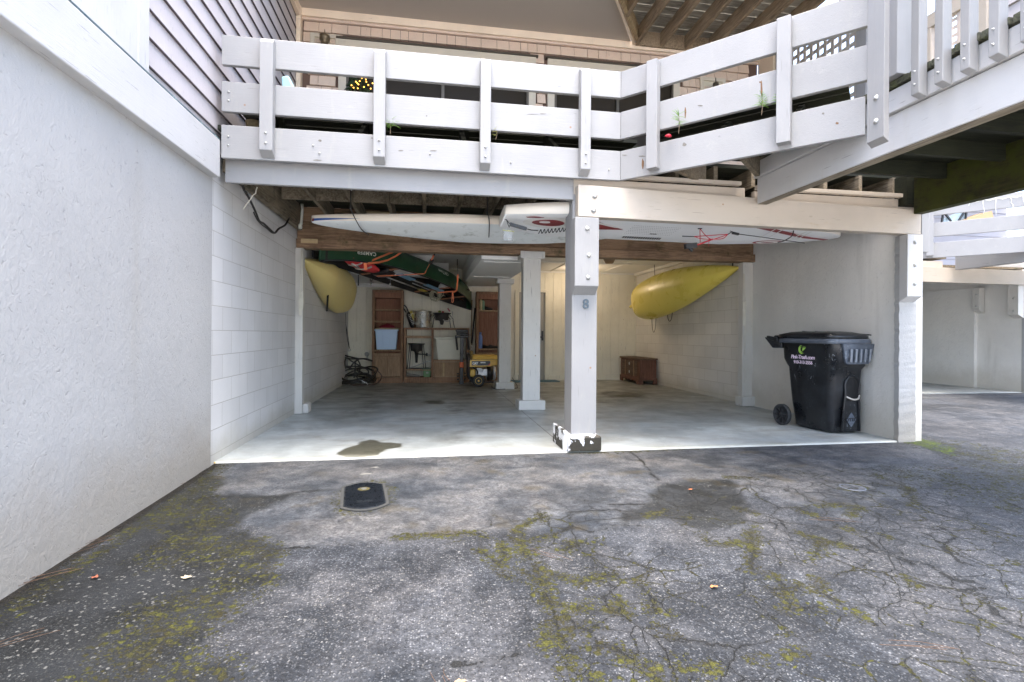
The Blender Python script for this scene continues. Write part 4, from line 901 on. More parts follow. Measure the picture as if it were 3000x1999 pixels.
for yb, dz in ((9.9, .30), (9.2, .16)):
    c = Vector((4.55, yb, 1.42+ (9.9-yb)*.10)); mb = MB()
    mb.tube(smooth_path([c+Vector((0, -.10, .0)), c+Vector((0, -.07, -dz*.7)), c+Vector((0, 0, -dz)), c+Vector((0, .07, -dz*.7)), c+Vector((0, .10, 0))]), .006, 6).build('hanging_cord', M_cable, k2)
MB().bar((-1.55, 8.35, 1.75), (-1.56, 8.32, 1.40), .03, .006).build('hanging_strap', M_blk, k1)
MB().bar(at(1012, 918, Y=9.9), at(1013, 952, Y=9.9), .012, .006).tube([at(1013, 950, Y=9.9), at(1016, 985, Y=9.95), at(1023, 1022, Y=10.0)], .006, 6).tube([at(1013, 950, Y=9.9), at(1020, 990, Y=9.95), at(1024, 1022, Y=10.0)], .006, 6).build('lower_strap', M_blk, k1)
MB().lathe(at(1024, 1026, Y=10.0), [(.02, 0), (.03, .01), (.02, .03)], 12, (0, -1, 0)).build('hook', M_steel, k1)
MB().bar((4.74, 7.45, 2.52), (4.72, 7.42, 2.16), .02, .004).bar((4.60, 10.0, 2.52), (4.62, 10.0, 2.0), .02, .004).build('sling', M_blk, k2)
MB().bar((-1.62, 7.55, 2.5), (-1.60, 7.5, 2.12), .02, .004).bar((-1.3, 9.9, 2.15), (-1.3, 9.9, 1.95), .02, .004).build('sling', M_blk, k1)

# canoe, upside down, slung under the ceiling
M_green = plain('green_canoe_hull', (.009, .05, .018), .42, .2, 3, bump=.1, bs=6, dirt=(.03, .05, .02))
M_inside = plain('dark_canoe_inside', (.020, .018, .015), .7, .3, 6)
M_thw = wood('thwart_wood', (.16, .07, .04), (.34, .18, .11), 'X', bump=.1)
P0, P1 = at(938, 760, Y=7.62), at(1379, 905, Y=11.05)
e1 = P1-P0; CL = e1.length; e1.normalize(); upc = Vector((.065, -.045, -1)); upc = (upc-e1*upc.dot(e1)).normalized(); P0, P1 = P0-upc*.13, P1-upc*.13; upc = (upc-e1*upc.dot(e1)).normalized(); e2 = e1.cross(upc)
canoe = thing('canoe', 'dark green canoe hung upside down under the carport ceiling', 'canoe', tuple((P0+P1)/2))
secs = []; inner = []; M_ = 30
def canoe_sec(s, k=1.0):
    b = .44*(max(0, 1-abs(2*s-1)**2.3))**.78*k; b = max(b, .008)
    sheer = .15*abs(2*s-1)**3.2; dep = .42-.04*(1-s)+sheer*.2
    rock = .05*abs(2*s-1)**5
    g = []
    for j in range(17):
        a = PI*(j/16); x = math.cos(a); y = math.sin(a)
        x = math.copysign(abs(x)**.72, x); y = y**.62
        g.append(P0+e1*(CL*s)+e2*(x*b)+upc*(sheer-dep*y+rock*y - .0))
    return g
for i in range(M_+1):
    s = i/M_; secs.append(canoe_sec(s))
n_ = 17; mb = MB(); mb.loft(secs, cap=False, closed=False); o = mb.build('hull', M_green, canoe); 
mb = MB(); mb.loft([[p-upc*-.006 for p in canoe_sec(.012+.976*i/M_, .965)] for i in range(M_+1)], cap=False, closed=False).build('interior', M_inside, canoe)
for side in (0, 16): MB().tube([s[side] for s in secs], .013, 6).build('gunwale', M_blk, canoe)
for st in ((secs[0]), (secs[-1])): MB().tube([st[0], st[8]], .02, 8).build('stem', M_green, canoe)
for s in (.30, .66, .82): g = canoe_sec(s); MB().bar(g[0], g[16], .055, .018, upc).build('thwart', M_thw, canoe)
for s in (.17, .86): g = canoe_sec(s); MB().bar(g[1]-upc*.05, g[15]-upc*.05, .20, .015, upc).build('seat', M_inside, canoe)
# things stowed inside
def inside_c(s, x, d): return P0+e1*(CL*s)+e2*x+upc*(-d)
M_red = plain('red_life_jacket', (.62, .04, .045), .75, .15, 20); M_greyw = plain('grey_webbing', (.42, .41, .38), .8)
mb = MB(); rs = random.Random(9)
secsj = []
for i in range(9):
    f = i/8; c = inside_c(.10+.17*f, -.12+.10*f, -.03); w = .115*(math.sin(PI*(.12+.76*f))**.5); hgt = .05*(math.sin(PI*(.1+.8*f))**.5)+.01*rs.random()
    secsj.append([c+e2*(w*math.cos(2*PI*k/12)*1.4)+upc*(hgt*math.sin(2*PI*k/12)) for k in range(12)])
jk = thing('life_jacket', 'red life jacket with grey webbing stuffed under the canoe near its left end', 'life jacket', tuple(inside_c(.2, 0, 0)))
MB().loft(secsj).build('body', M_red, jk)
MB().tube([s[3]+upc*.008 for s in secsj[1:4]], .016, 6).tube([secsj[4][k]+upc*.006+e1*.01*k for k in (11, 0, 1, 2, 3, 4, 5)], .015, 6).tube([secsj[2][k]+upc*.006 for k in (11, 0, 1, 2, 3, 4, 5)], .013, 6).build('webbing', M_greyw, jk)
MB().loft([[q+upc*.01 for q in s_] for s_ in [[inside_c(.29+.02*i, -.02+.02*i, .0)+e2*(.20*math.cos(a))+upc*(.05*math.sin(a)) for a in [2*PI*k/10 for k in range(10)]] for i in range(4)]]).build('dark_flap', M_blk, jk)
M_pad = plain('blue_paddle', (.16, .33, .47), .4); M_yel = plain('yellow_blade', (.6, .45, .05), .4); M_alu = plain('paddle_shaft', (.45, .45, .43), .4, metal=.4)
pdl = thing('paddle', 'blue-bladed paddle lying inside the upturned canoe', 'paddle', tuple(inside_c(.5, 0, .05)))
MB().bar(inside_c(.36, -.20, -.02), inside_c(.46, -.16, -.02), .12, .015, upc).build('blade', M_pad, pdl); MB().bar(inside_c(.56, -.14, -.01), inside_c(.70, -.10, -.01), .10, .015, upc).build('blade', M_pad, pdl)
MB().tube([inside_c(.46, -.16, -.02), inside_c(.56, -.14, -.01)], .012, 6).build('shaft', M_alu, pdl)
pdl = thing('paddle', 'silver-shafted paddle with a yellow blade inside the canoe', 'paddle', tuple(inside_c(.6, .1, .05)))
MB().tube([inside_c(.34, .12, -.01), inside_c(.62, .18, -.01)], .014, 6).build('shaft', M_alu, pdl)
MB().bar(inside_c(.62, .18, -.012), inside_c(.67, .19, -.012), .09, .012, upc).build('blade', M_yel, pdl)
for (a, b, x, y, cc) in ((.55, .78, .05, .12, M_alu), (.60, .90, -.05, .02, M_thw), (.50, .74, .24, .22, M_blk)):
    pass
rods = thing('fishing_rods', 'bundle of dark fishing rods and poles laid inside the canoe', 'fishing rods', tuple(inside_c(.7, 0, 0)))
for (a, b, x, y, cc) in ((.52, .80, .03, .10, M_alu), (.58, .92, -.08, -.02, M_thw), (.48, .78, .22, .20, M_blk), (.62, .93, .10, .04, M_blk), (.50, .88, -.02, .02, M_blk)):
    MB().tube([inside_c(a, x, .0), inside_c(b, y, -.005)], .008, 6).build('rod', cc, rods)
# lettering on the hull (upside down because the boat is)
M_let = plain('white_lettering', (.70, .70, .62), .5)
def hull_pt(s, j): g = canoe_sec(s); return g[j]
jn = 2
side = 0 if (canoe_sec(.5)[0]-Vector((0, 0, 0))).dot(Vector((1, -.6, 0))) > canoe_sec(.5)[16].dot(Vector((1, -.6, 0))) else 16
def hp(s, k): j = k if side == 0 else 16-k; return canoe_sec(s)[j]
for word, s0, sz, kk, sh in (('CAMPER', .150, .085, 1, 0), ('Old Town', .60, .10, 2, .2)):
    p = hp(s0, kk); tx = (hp(s0-.03, kk)-hp(s0+.03, kk)).normalized(); vy = (hp(s0, kk-1)-hp(s0, kk+1)).normalized(); nn = tx.cross(vy)
    out = (p-(P0+e1*(CL*s0))).normalized()
    if nn.dot(out) < 0: tx = -tx; nn = -nn
    text('lettering', word, M_let, canoe, p+nn*.006, tx, vy, sz, .002, bold=.0015 if word == 'CAMPER' else .0008, spacing=1.1 if word == 'CAMPER' else .8, shear=sh)
# orange straps that carry the canoe
M_or = plain('orange_strap', (.95, .26, .11), .6, .1)
def strap(pts, par, w=.03): 
    mb = MB()
    for a, b in zip(pts[:-1], pts[1:]): mb.bar(a, b, w, .004, (0, -1, .2))
    return mb.build('webbing', M_or, par)
st = thing('ratchet_strap', 'orange strap looped round the middle of the canoe near the red jacket', 'strap', tuple(zc(520, 210, Y=8.3)))
strap([zc(975, 40, Y=7.35), zc(620, 185, Y=8.0)], st, .035)
strap([zc(x, y, Y=Y) for x, y, Y in ((1105, 45, 7.3), (1000, 120, 7.5), (880, 180, 7.7), (720, 220, 7.9), (540, 235, 8.0), (480, 215, 8.05))], st, .03)
strap([zc(500, 225, Y=8.0), zc(515, 345, Y=8.0)], st, .045)
st = thing('ratchet_strap', 'orange strap with black ratchet over the canoe beside its white lettering', 'strap', tuple(zc(1600, 200, Y=9)))
strap([zc(x, y, Y=Y) for x, y, Y in ((1635, 85, 7.4), (1590, 190, 7.9), (1500, 360, 8.6), (1485, 405, 8.8))], st, .035)
strap([zc(1485, 405, Y=8.8), zc(1000, 435, Y=8.6), zc(690, 445, Y=8.5)], st, .012)
MB().bar(zc(1645, 68, Y=7.35), zc(1635, 100, Y=7.4), .02, .01).bar(zc(1600, 180, Y=7.85), zc(1570, 235, Y=8.05), .05, .03).build('ratchet', M_blk, st)
st = thing('ratchet_strap', 'orange strap hanging from a black cord at the far right end of the canoe', 'strap', tuple(zc(2010, 600, Y=10)))
strap([zc(x, y, Y=Y) for x, y, Y in ((2025, 420, 9.3), (2015, 590, 9.5), (2005, 680, 9.6), (1950, 710, 9.7))], st, .03)
strap([zc(1960, 695, Y=9.7), zc(1690, 715, Y=9.8)], st, .02)
strap([zc(1935, 705, Y=10.05), zc(1925, 870, Y=10.05), zc(1940, 878, Y=10.05), zc(1955, 850, Y=10.05), zc(1945, 715, Y=10.05)], st, .014)
MB().tube([zc(2015, 165, Y=9.2), zc(2015, 270, Y=9.25)], .008, 6).tube([zc(2015, 270, Y=9.25), zc(2025, 420, Y=9.3)], .004, 6).build('cord', M_blk, st)
rp = [];
rs = random.Random(4)
for k in range(120):
    a = k*.52; f = k/120; c = zc(1625+60*f, 755+25*math.sin(k*.31), Y=10.0)
    rp.append(c+Vector((.085*math.cos(a)*(1+.2*math.sin(k*.7)), .03*math.sin(k*1.3), .085*math.sin(a)*(1+.25*math.cos(k*.9)))))
tag(MB().tube(rp, .006, 5).tube([zc(1480, 722, Y=10), zc(1570, 725, Y=10)], .006, 5).tube(smooth_path([zc(1700, 745, Y=10), zc(1770, 700, Y=10), zc(1785, 760, Y=10), zc(1730, 790, Y=10), zc(1710, 760, Y=10)]), .006, 5).build('coiled_rope', plain('tan_rope', (.36, .34, .24), .8), origin=tuple(zc(1640, 760, Y=10))), 'tangled tan rope bundle hanging from the canoe gunwale', 'rope')
for (x, y0, y1_, lab) in ((600, 400, 600, 'left'), (915, 440, 600, 'right')):
    hk = thing('hanging_clip', 'black strap with a silver clip dangling below the canoe, %s one of the two' % lab, 'clip', tuple(zc(x, y0, Y=9.2)))
    if lab == 'left': MB().bar(zc(585, 390, Y=9.2), zc(585, 530, Y=9.2), .035, .006).tube(smooth_path([zc(630, 390, Y=9.2), zc(620, 500, Y=9.2), zc(605, 525, Y=9.2), zc(590, 500, Y=9.2)]), .006, 6).build('strap', M_blk, hk)
    else: MB().bar(zc(915, 380, Y=9.2), zc(922, 590, Y=9.2), .05, .006).build('strap', M_blk, hk)
    MB().tube([zc(x, 530 if lab == 'left' else 565, Y=9.18), zc(x, 605, Y=9.18)], .006, 6).lathe(zc(x, 575, Y=9.18), [(.018, 0), (.02, .012), (.01, .02)], 10, (0, -1, 0)).build('clip', plain('chrome', (.7, .7, .68), .2, metal=.9), hk)

# paddle boards slung below the deck joists
M_bd = plain('board_underside', (.72, .75, .74), .38, .05, 3, bump=.06, bs=20, dirt=(.40, .42, .38))
M_bc = plain('board_rail_cream', (.80, .72, .60), .4, .05, 3)
def board(name, label, p0, p1, ynear, yfar, tip, tail, th, drop, m, mc, rk=.0):
    """a surf-type board lying along x; ynear/yfar at the widest; drop = how much the far edge hangs lower"""
    t = thing(name, label, 'paddle board', tuple((Vector(p0)+Vector(p1))/2)); K = 36; secs = []; fl = []; x0, x1 = p0[0], p1[0]
    def geo(s):
        wl = (min(1, (s/tip)**.55) if tip > .2 else .52+.48*min(1, s/tip/1.5)**.8) if s < tip*1.5 else 1; wr = min(1, ((1-s)/tail)**.5) if s > 1-tail else 1
        w = max(.02, wl*wr); x = x0+(x1-x0)*s; yc = p0[1]+(p1[1]-p0[1])*s; zb = p0[2]+(p1[2]-p0[2])*s+rk*(abs(2*s-1)**3)
        hw = (yfar-ynear)/2*w; return x, yc, zb, hw, w
    for i in range(K+1):
        s = .5-.5*math.cos(PI*i/K); s = min(max(s, .002), .998); x, yc, zb, hw, w = geo(s); g = []
        tk = th*(.5+.5*min(1, w))
        for (a, b) in ((-1, .55), (-.99, .25), (-.93, .04), (-.85, 0), (-.4, -.03), (.4, -.03), (.85, 0), (.95, .06), (1, .4), (.97, .8), (.85, 1), (0, 1.06), (-.85, 1), (-.96, .9)):
            f = (a+1)/2; g.append(Vector((x, yc+a*hw, zb+b*tk-drop*f*w)))
        secs.append(g)
    # lower face and rail as separate coloured parts
    lo = MB(); lo.loft([g[2:8] for g in secs], cap=False, closed=False); lo.build('underside', m, t)
    hi = MB(); hi.loft([[g[7], g[8], g[9], g[10], g[11], g[12], g[13], g[0], g[1], g[2]] for g in secs], cap=False, closed=False)
    n = len(secs[0]); hi.add(secs[0], [tuple(range(n))]).add(secs[-1], [tuple(range(n))]); hi.build('rail', mc, t)
    def bottom(s, a, e=.004):
        x, yc, zb, hw, w = geo(s); f = (a+1)/2; return Vector((x, yc+a*hw, zb-.03*th*(1-abs(a)**4)*(.5+.5*w)-drop*f*w-e))
    return t, bottom
ba, bota = board('paddle_board', 'long off-white board with a blue stripe at its left tip, above the canoe', (-1.24, 5.72, 2.245), (2.25, 5.80, 2.26), 5.38, 6.10, .75, .55, .12, .165, M_bd, M_bc)
M_blue = plain('blue_stripe', (.02, .09, .30), .4); M_mar = plain('maroon_graphic', (.22, .015, .02), .45)
bb, botb = board('paddle_board', 'white paddle board with dark red swirl graphics behind the front beam', (.70, 5.03, 2.205), (4.56, 5.12, 2.185), 4.68, 5.44, .10, .33, .13, .085, plain('board_white', (.78, .79, .79), .35, .04, 4), plain('board_rail_white', (.80, .75, .66), .4, .04))
def patch(bf, pts, m, par, name='graphic'):
    mb = MB(); q = [bf(s, a) for s, a in pts]; mb.add(q, [tuple(range(len(q)))]); return mb.build(name, m, par, solid=.0015)
def ell(s0, a0, rs_, ra, n=20, k=1.): return [(s0+rs_*math.cos(2*PI*i/n), a0+ra*math.sin(2*PI*i/n)*k) for i in range(n)]
M_wgr = plain('pale_graphic', (.70, .69, .66), .4); M_grey = plain('grey_pad_pattern', (.33, .34, .33), .6)
patch(botb, [(.15, -.80), (.20, -.82), (.33, -.05), (.17, .1), (.21, -.1), (.20, -.5)], M_mar, bb)
patch(lambda s, a: botb(s, a, .0055), [(.155, -.74), (.20, -.76), (.325, -.16), (.30, -.20), (.19, -.68)], M_wgr, bb)
patch(lambda s, a: botb(s, a, .006), ell(.125, -.28, .072, .46), M_wgr, bb)
patch(lambda s, a: botb(s, a, .0075), ell(.118, -.30, .042, .26), M_mar, bb)
patch(lambda s, a: botb(s, a, .009), ell(.108, -.36, .014, .09), M_wgr, bb)
patch(botb, [(.055, -.74), (.075, -.78), (.10, -.72), (.10, -.66), (.06, -.68)], M_mar, bb)
# dark red sweep and badge at the right-hand nose
patch(botb, [(.60, -.93), (.70, -.90), (.80, -.62), (.90, -.15), (.975, .45), (.965, .62), (.88, .02), (.78, -.45), (.68, -.75)], M_mar, bb)
for s0 in (.735, .76, .84, .858): patch(lambda s, a: botb(s, a, .0055), [(s0, -.9), (s0+.004, -.9), (s0+.012, .1), (s0+.008, .1)], M_wgr, bb)
patch(botb, ell(.80, .60, .045, .22), M_mar, bb); patch(lambda s, a: botb(s, a, .0055), ell(.80, .60, .036, .16), M_wgr, bb); patch(lambda s, a: botb(s, a, .007), ell(.80, .62, .02, .06), M_mar, bb)
mb = MB(); rs = random.Random(6)
for k in range(17):     # worn outline lettering on the pad
    s0 = .352+k*.0068; mb.slab([botb(s0, .50), botb(s0+.005, .50), botb(s0+.0065, .66), botb(s0+.0015, .66)], (0, 0, -.0012))
mb.slab([botb(.415, .14), botb(.435, .14), botb(.437, .20), botb(.417, .20)], (0, 0, -.0012)); mb.build('worn_lettering', plain('worn_black_ink', (.10, .10, .10), .6), bb)
mb = MB()
for i in range(26):
    for j in range(6): s0 = .345+.0052*i; a0 = -.45+.13*j; mb.slab([botb(s0, a0), botb(s0+.0014, a0), botb(s0+.0014, a0+.035), botb(s0, a0+.035)], (0, 0, -.001))
mb.build('dotted_pad', M_grey, bb)
text('side_lettering', 'CJTF', M_blk, bb, (1.52, 4.690, 2.262), (1, 0, 0), (0, 0, 1), .055, .002, shear=.25, spacing=1.05)
# left tip: blue stripe and red emblem
mb = MB(); g0 = [(-1.14, 5.575), (-.60, 5.41)]
mb.add([Vector((-1.16, 5.60, 2.292)), Vector((-.95, 5.49, 2.305)), Vector((-.50, 5.392, 2.292)), Vector((-.95, 5.485, 2.262)), Vector((-1.15, 5.59, 2.258))], [(0, 1, 2, 3, 4)])
def railpt(s, f):
    x0, x1 = -1.24, 2.25; wl = min(1, (s/.75)**.55); x = x0+(x1-x0)*s; yc = 5.72+.08*s; hw = .36*wl; tk = .10*(.5+.5*wl); return Vector((x, yc-hw-.004, 2.245+.015*s+f*tk))
mb = MB(); N_ = 10
for i in range(N_):
    s0, s1 = .010+.14*i/N_, .010+.14*(i+1)/N_; u0, u1 = .30+.22*(1-i/N_), .30+.22*(1-(i+1)/N_); l0, l1 = .30-.24*(1-i/N_), .30-.24*(1-(i+1)/N_)
    mb.add([railpt(s0, l0)+Vector((0, -.003, 0)), railpt(s1, l1)+Vector((0, -.003, 0)), railpt(s1, u1)+Vector((0, -.003, 0)), railpt(s0, u0)+Vector((0, -.003, 0))], [(0, 1, 2, 3)])
mb.build('blue_stripe', M_blue, ba)
mb = MB().add([railpt(.0035, .02), railpt(.010, .02), railpt(.0115, .56), railpt(.005, .56)], [(0, 1, 2, 3)]).build('emblem', M_mar, ba)
for bx in ((-.72, 5.0), (.62, 5.0)):
    pass
def hang(x, ya, yb, zt, zb, lab):
    c = thing('board_sling', lab, 'cord', (x, ya, zt))
    MB().tube(smooth_path([(x-.01, ya, 2.60), (x, ya-.01, zt-.10), (x-.01, ya-.012, zb+.06), (x+.02, ya+.03, zb-.02), (x+.06, (ya+yb)/2, zb-.10), (x+.10, yb, zb-.10)]), .006, 6).build('cord', M_cable, c)
    MB().tube([(x-.01, ya, 2.60), (x, ya, 2.50)], .010, 6).build('hook', M_steel, c); return c
hang(-.78, 5.36, 6.0, 2.42, 2.28, 'thin black cord holding up the left end of the off-white board')
hang(.60, 5.33, 6.1, 2.42, 2.28, 'thin black cord beside the squared tail of the red-swirl board')
# leash and plastic pouch
lz = lambda x, y, Y=4.95: at(1440+x/9.804, 600+y/9.804, Y=Y)
ls = thing('board_leash', 'black coiled leash with a thick cuff under the red-swirl board', 'leash', tuple(lz(760, 630)))
MB().bar(lz(525, 560), lz(1005, 695), .028, .03).build('cuff', M_blk, ls)
MB().tube([lz(370, 415), lz(430, 430), lz(525, 555)], .004, 6).tube([lz(430, 430), lz(480, 590), lz(520, 650)], .004, 6).tube([lz(1005, 695), lz(1150, 730), lz(1340, 740)], .005, 6).build('cord', M_blk, ls)
cp = []
for k in range(150):
    f = k/149; x = 1350+860*f; cy = 770-70*f**1.5; cp.append(lz(x, cy+45*math.sin(k/149*2*PI*8.2+1.2))+Vector((0, .02*math.cos(k/149*2*PI*8.2), 0)))
MB().tube(cp, .0045, 6).tube(smooth_path([cp[-1], lz(2215, 640), lz(2225, 700), lz(2150, 770)]), .0045, 6).build('coil', M_blk, ls)
pch = thing('plastic_pouch', 'clear plastic pouch with a yellow-green rim hanging below the boards', 'pouch', tuple(lz(480, 700)))
def clear():
    n = N('clear_plastic'); n.out((.8, .82, .82), .12); n.b.inputs['Transmission Weight'].default_value = .75; n.b.inputs['IOR'].default_value = 1.2; n.b.inputs['Alpha'].default_value = .75
    return n.m
secs_ = []; rs = random.Random(3)
for k in range(8):
    f = k/7; c = lz(470+8*math.sin(k), 745+290*f); w = .048+.004*math.sin(k*2.1)
    secs_.append([c+Vector((w*math.cos(a)*(1+.06*rs.uniform(-1, 1)), .02*math.sin(a)*(1+.5*rs.uniform(-1, 1)), .003*math.sin(3*a))) for a in [2*PI*j/14 for j in range(14)]])
MB().loft(secs_).build('bag', clear(), pch)
MB().slab([lz(320, 720), lz(480, 740), lz(650, 765), lz(650, 778), lz(480, 765), lz(345, 745)], (0, .02, 0)).build('rim', plain('yellow_green_rim', (.5, .5, .12), .4), pch)
MB().tube([lz(470, 735), lz(475, 655), lz(500, 600)], .003, 6).build('ring', M_steel, pch)
# red cord and handle under the board, right of the post
lr = lambda x, y, Y=4.86: at(1750+x/3.460, 640+y/3.460, Y=Y)
rc = thing('red_bungee', 'thin red cord with a black plastic cleat hanging below the board', 'cord', tuple(lr(1170, 210)))
Mrc = plain('red_cord', (.45, .02, .03), .5)
MB().tube([lr(1040, 105), lr(1043, 245)], .004, 5).tube(smooth_path([lr(1040, 105), lr(1100, 175), lr(1170, 212), lr(1320, 165)]), .004, 5).tube([lr(980, 185), lr(1320, 162)], .004, 5).tube(smooth_path([lr(980, 185), lr(1060, 208), lr(1170, 212), lr(1270, 205), lr(1320, 165)]), .004, 5).tube([lr(1170, 212), lr(1000, 275)], .008, 6).tube([lr(1132, 230), lr(1130, 285)], .003, 5).build('cord', Mrc, rc)
MB().bar(lr(890, 285), lr(1000, 275), .05, .05).bar(lr(935, 300), lr(965, 330), .02, .03).bar(lr(1020, 105), lr(1060, 105), .01, .01).build('cleat', M_blk, rc)
MB().tube([lr(860, 182), lr(980, 185)], .005, 5).tube([lr(1320, 165), lr(1370, 132), lr(1345, 130)], .005, 5).build('black_line', M_blk, rc)
MB().bar(lr(1370, 148), lr(1430, 162), .03, .02).tube([lr(1430, 160), lr(1660, 190), lr(2100, 252)], .004, 5).tube(smooth_path([lr(1990, 125), lr(1970, 180), lr(1900, 225), lr(1830, 245)]), .006, 5).build('black_line', M_blk, rc)

# ---------------------------------------------------------------- cables and bits at the upper left
lw = lambda x, y, Y=5.3: at(600+x/7.84, 520+y/7.84, Y=Y)
tag(MB().tube(smooth_path([at(600+a/7.84, 520+b/7.84, X=-1.64) for a, b in ((870, 180), (900, 290), (1000, 450), (1100, 650), (1180, 830), (1250, 1000), (1350, 1060), (1480, 1180), (1560, 1255), (1620, 1270), (1700, 1180), (1850, 1090), (1935, 930))]), .011, 8).tube(smooth_path([at(600+a/7.84, 520+b/7.84, X=-1.66) for a, b in ((1120, 800), (1200, 970), (1300, 1080), (1420, 1170), (1540, 1275), (1610, 1280))]), .006, 6).build('black_cable', M_cable, origin=(-1.64, 5.3, 2.0)), 'sagging black cable looped across the top of the left block wall', 'cable')
tag(MB().tube(smooth_path([lw(a, b, 4.9) for a, b in ((1205, 225), (1175, 300), (1165, 370), (1110, 410), (1040, 520), (960, 620), (880, 730))]), .005, 6).build('bent_wire', plain('pale_wire', (.6, .58, .5), .5), origin=tuple(lw(1100, 400, 4.9))), 'short bent pale wire dangling in front of the block wall', 'wire')
tag(MB().tube([lw(2220, 560, 6.9), lw(2240, 720, 6.88), lw(2210, 1090, 6.86)], .017, 10).lathe(lw(2190, 1180, 6.86), [(.022, 0), (.026, .02), (.022, .05), (.018, .06)], 12).build('white_pipe', plain('white_pvc', (.6, .6, .52), .45), origin=tuple(lw(2220, 800, 6.9))), 'short white plastic pipe hanging beside the left board tip', 'pipe')
# cord bundles on the two side posts
def cord_bundle(cx, cy, z0, z1_, top, label, tail=None):
    t = thing('cord_bundle', label, 'cord', (cx, cy, z1_)); rs = random.Random(int(cx*10)+3); M_c = plain('white_cord', (.66, .64, .56), .7)
    mb = MB()
    for k in range(7):
        a = rs.uniform(-.022, .022); b = rs.uniform(-.022, .022); zz = z0+rs.uniform(0, .12)
        mb.tube(smooth_path([(cx+a, cy-.01*k % .03, z1_), (cx+a*1.4, cy-.012, (z1_+zz)/2), (cx+(a+b)/2-.012, cy-.01, zz), (cx+b, cy-.015, zz+.01), (cx+b*1.2, cy-.02, (z1_+zz)/2), (cx+b, cy-.01, z1_-.02)]), .006, 6)
    mb.tube(smooth_path([(cx-.02, cy-.02, z1_-.04), (cx+.02, cy-.03, z1_-.06), (cx-.02, cy-.03, z1_-.08), (cx+.02, cy-.03, z1_-.10)]), .006, 6)
    mb.tube([(cx-.012, cy, z1_), (cx-.004, cy+.01, top)], .0055, 6).tube([(cx+.016, cy, z1_), (cx+.004, cy+.01, top)], .0055, 6)
    if tail: mb.tube([(cx+.01, cy-.01, z1_-.1), (cx+.012, cy-.01, tail)], .006, 6)
    mb.build('cord', M_c, t); return t
p = at(882, 880, Y=7.02); cord_bundle(p.x, 7.04, 1.28, 1.60, 2.17, 'white cord bundle hanging on the left post beside the dull yellow kayak')
p = at(2180, 930, Y=7.08); cord_bundle(p.x, 7.08, 1.22, 1.58, 2.0, 'white cord bundle hanging on the right post below the bright kayak tip', .77)

# ================================================================= shelves and stored things
M_dkw = wood('dark_shelf_wood', (.15, .085, .05), (.36, .215, .13), 'Z', bump=.15); M_dkr = wood('reddish_shelf_back', (.22, .105, .065), (.38, .19, .12), 'Z', bump=.1)
M_mid = wood('mid_brown_wood', (.21, .13, .075), (.47, .32, .20), 'Z', bump=.15)
def S(v): return tuple(v)
YF = 11.22; YB = 11.56
def zX(x, Y=YF): return z1(x, 1000, Y=Y).x
def zZ(y, x=1100, Y=YF): return z1(x, y, Y=Y).z
def tall_shelf(x0, x1, top, shelves, ycab, label):
    a, b = zX(x0), zX(x1); zt = zZ(top, x0); t = thing('bookcase', label, 'bookcase', ((a+b)/2, 11.4, 0)); w = .05
    MB().box(a, a+w, YF, YB, 0, zt).build('side_panel', M_dkw, t, bevel=.004); MB().box(b-w, b, YF, YB, 0, zt).build('side_panel', M_dkw, t, bevel=.004)
    MB().box(a+w, b-w, YF+.01, YB, zt-.05, zt-.001).build('top', M_dkw, t, bevel=.003)
    MB().box(a+w, b-w, YB-.012, YB-.001, 0.1, zt-.05).build('back_panel', M_dkr, t)
    MB().box(a+w, b-w, YF+.03, YB-.012, zt-.17, zt-.051).build('valance', M_dkr, t)
    for s in shelves:
        z = zZ(s, x0); MB().box(a+w, b-w, YF+.015, YB-.013, z-.032, z).build('shelf', M_mid, t, bevel=.002)
    zc_ = zZ(ycab, x0); z2 = .14
    MB().box(a+w, b-w, YF+.005, YF+.03, 0, .12).build('plinth', M_dkw, t)
    mx = (a+b)/2
    MB().box(a+w, b-w, YF+.012, YF+.03, zc_-.06, zc_).build('drawer_rail', M_mid, t)
    for (p, q) in ((a+w+.003, mx-.003), (mx+.003, b-w-.003)):
        d = MB().box(p, q, YF-.004, YF+.02, z2, zc_-.065).build('door', M_mid, t, bevel=.003)
        MB().box(p+.05, q-.05, YF-.012, YF-.005, z2+.06, zc_-.12).build('raised_panel', M_mid, d, bevel=.006)
    return t, a, b
bk1, a1, b1 = tall_shelf(815, 1112, 420, (605, 718, 998), 1030, 'tall brown bookcase holding the pale blue storage bin')
bk2, a2, b2 = tall_shelf(1815, 2115, 438, (615, 985), 1025, 'tall brown bookcase partly hidden behind the generator and inner post')
# low open unit
a, b = zX(1120), zX(1745); zt = zZ(785, 1120); t = thing('tv_stand', 'low open wooden unit with burners, foam panel and a cabinet door', 'shelf unit', ((a+b)/2, 11.4, 0))
m_ = zX(1395); MB().box(a, a+.05, YF, YB, 0, zt-.04).build('side_panel', M_dkw, t, bevel=.003); MB().box(b-.05, b, YF, YB, 0, zt-.04).build('side_panel', M_dkw, t, bevel=.003)
MB().box(a, b, YF-.01, YB, zt-.04, zt).build('top', M_dkw, t, bevel=.004); MB().box(m_-.025, m_+.025, YF, YB, .1, zt-.04).build('divider', M_dkw, t, bevel=.003)
MB().box(a+.05, m_-.025, YF+.005, YB, zZ(880, 1120)-.01, zZ(863, 1120)).build('shelf', M_mid, t); zsh = zZ(1182, 1120); MB().box(a+.05, m_-.025, YF+.005, YB, zsh-.035, zsh).build('shelf', M_mid, t)
zcab = zZ(1095, 1120); MB().box(m_+.025, b-.05, YF+.003, YB, zcab-.04, zcab).build('shelf', M_mid, t)
MB().box(a, b, YF+.005, YF+.03, 0.0, .12).box(a+.05, m_-.025, YF+.03, YB, .09, .12).build('plinth', M_dkw, t)
MB().box(m_+.03, b-.055, YF+.002, YF+.025, .125, zcab-.045).build('cabinet_door', M_mid, t, bevel=.003)
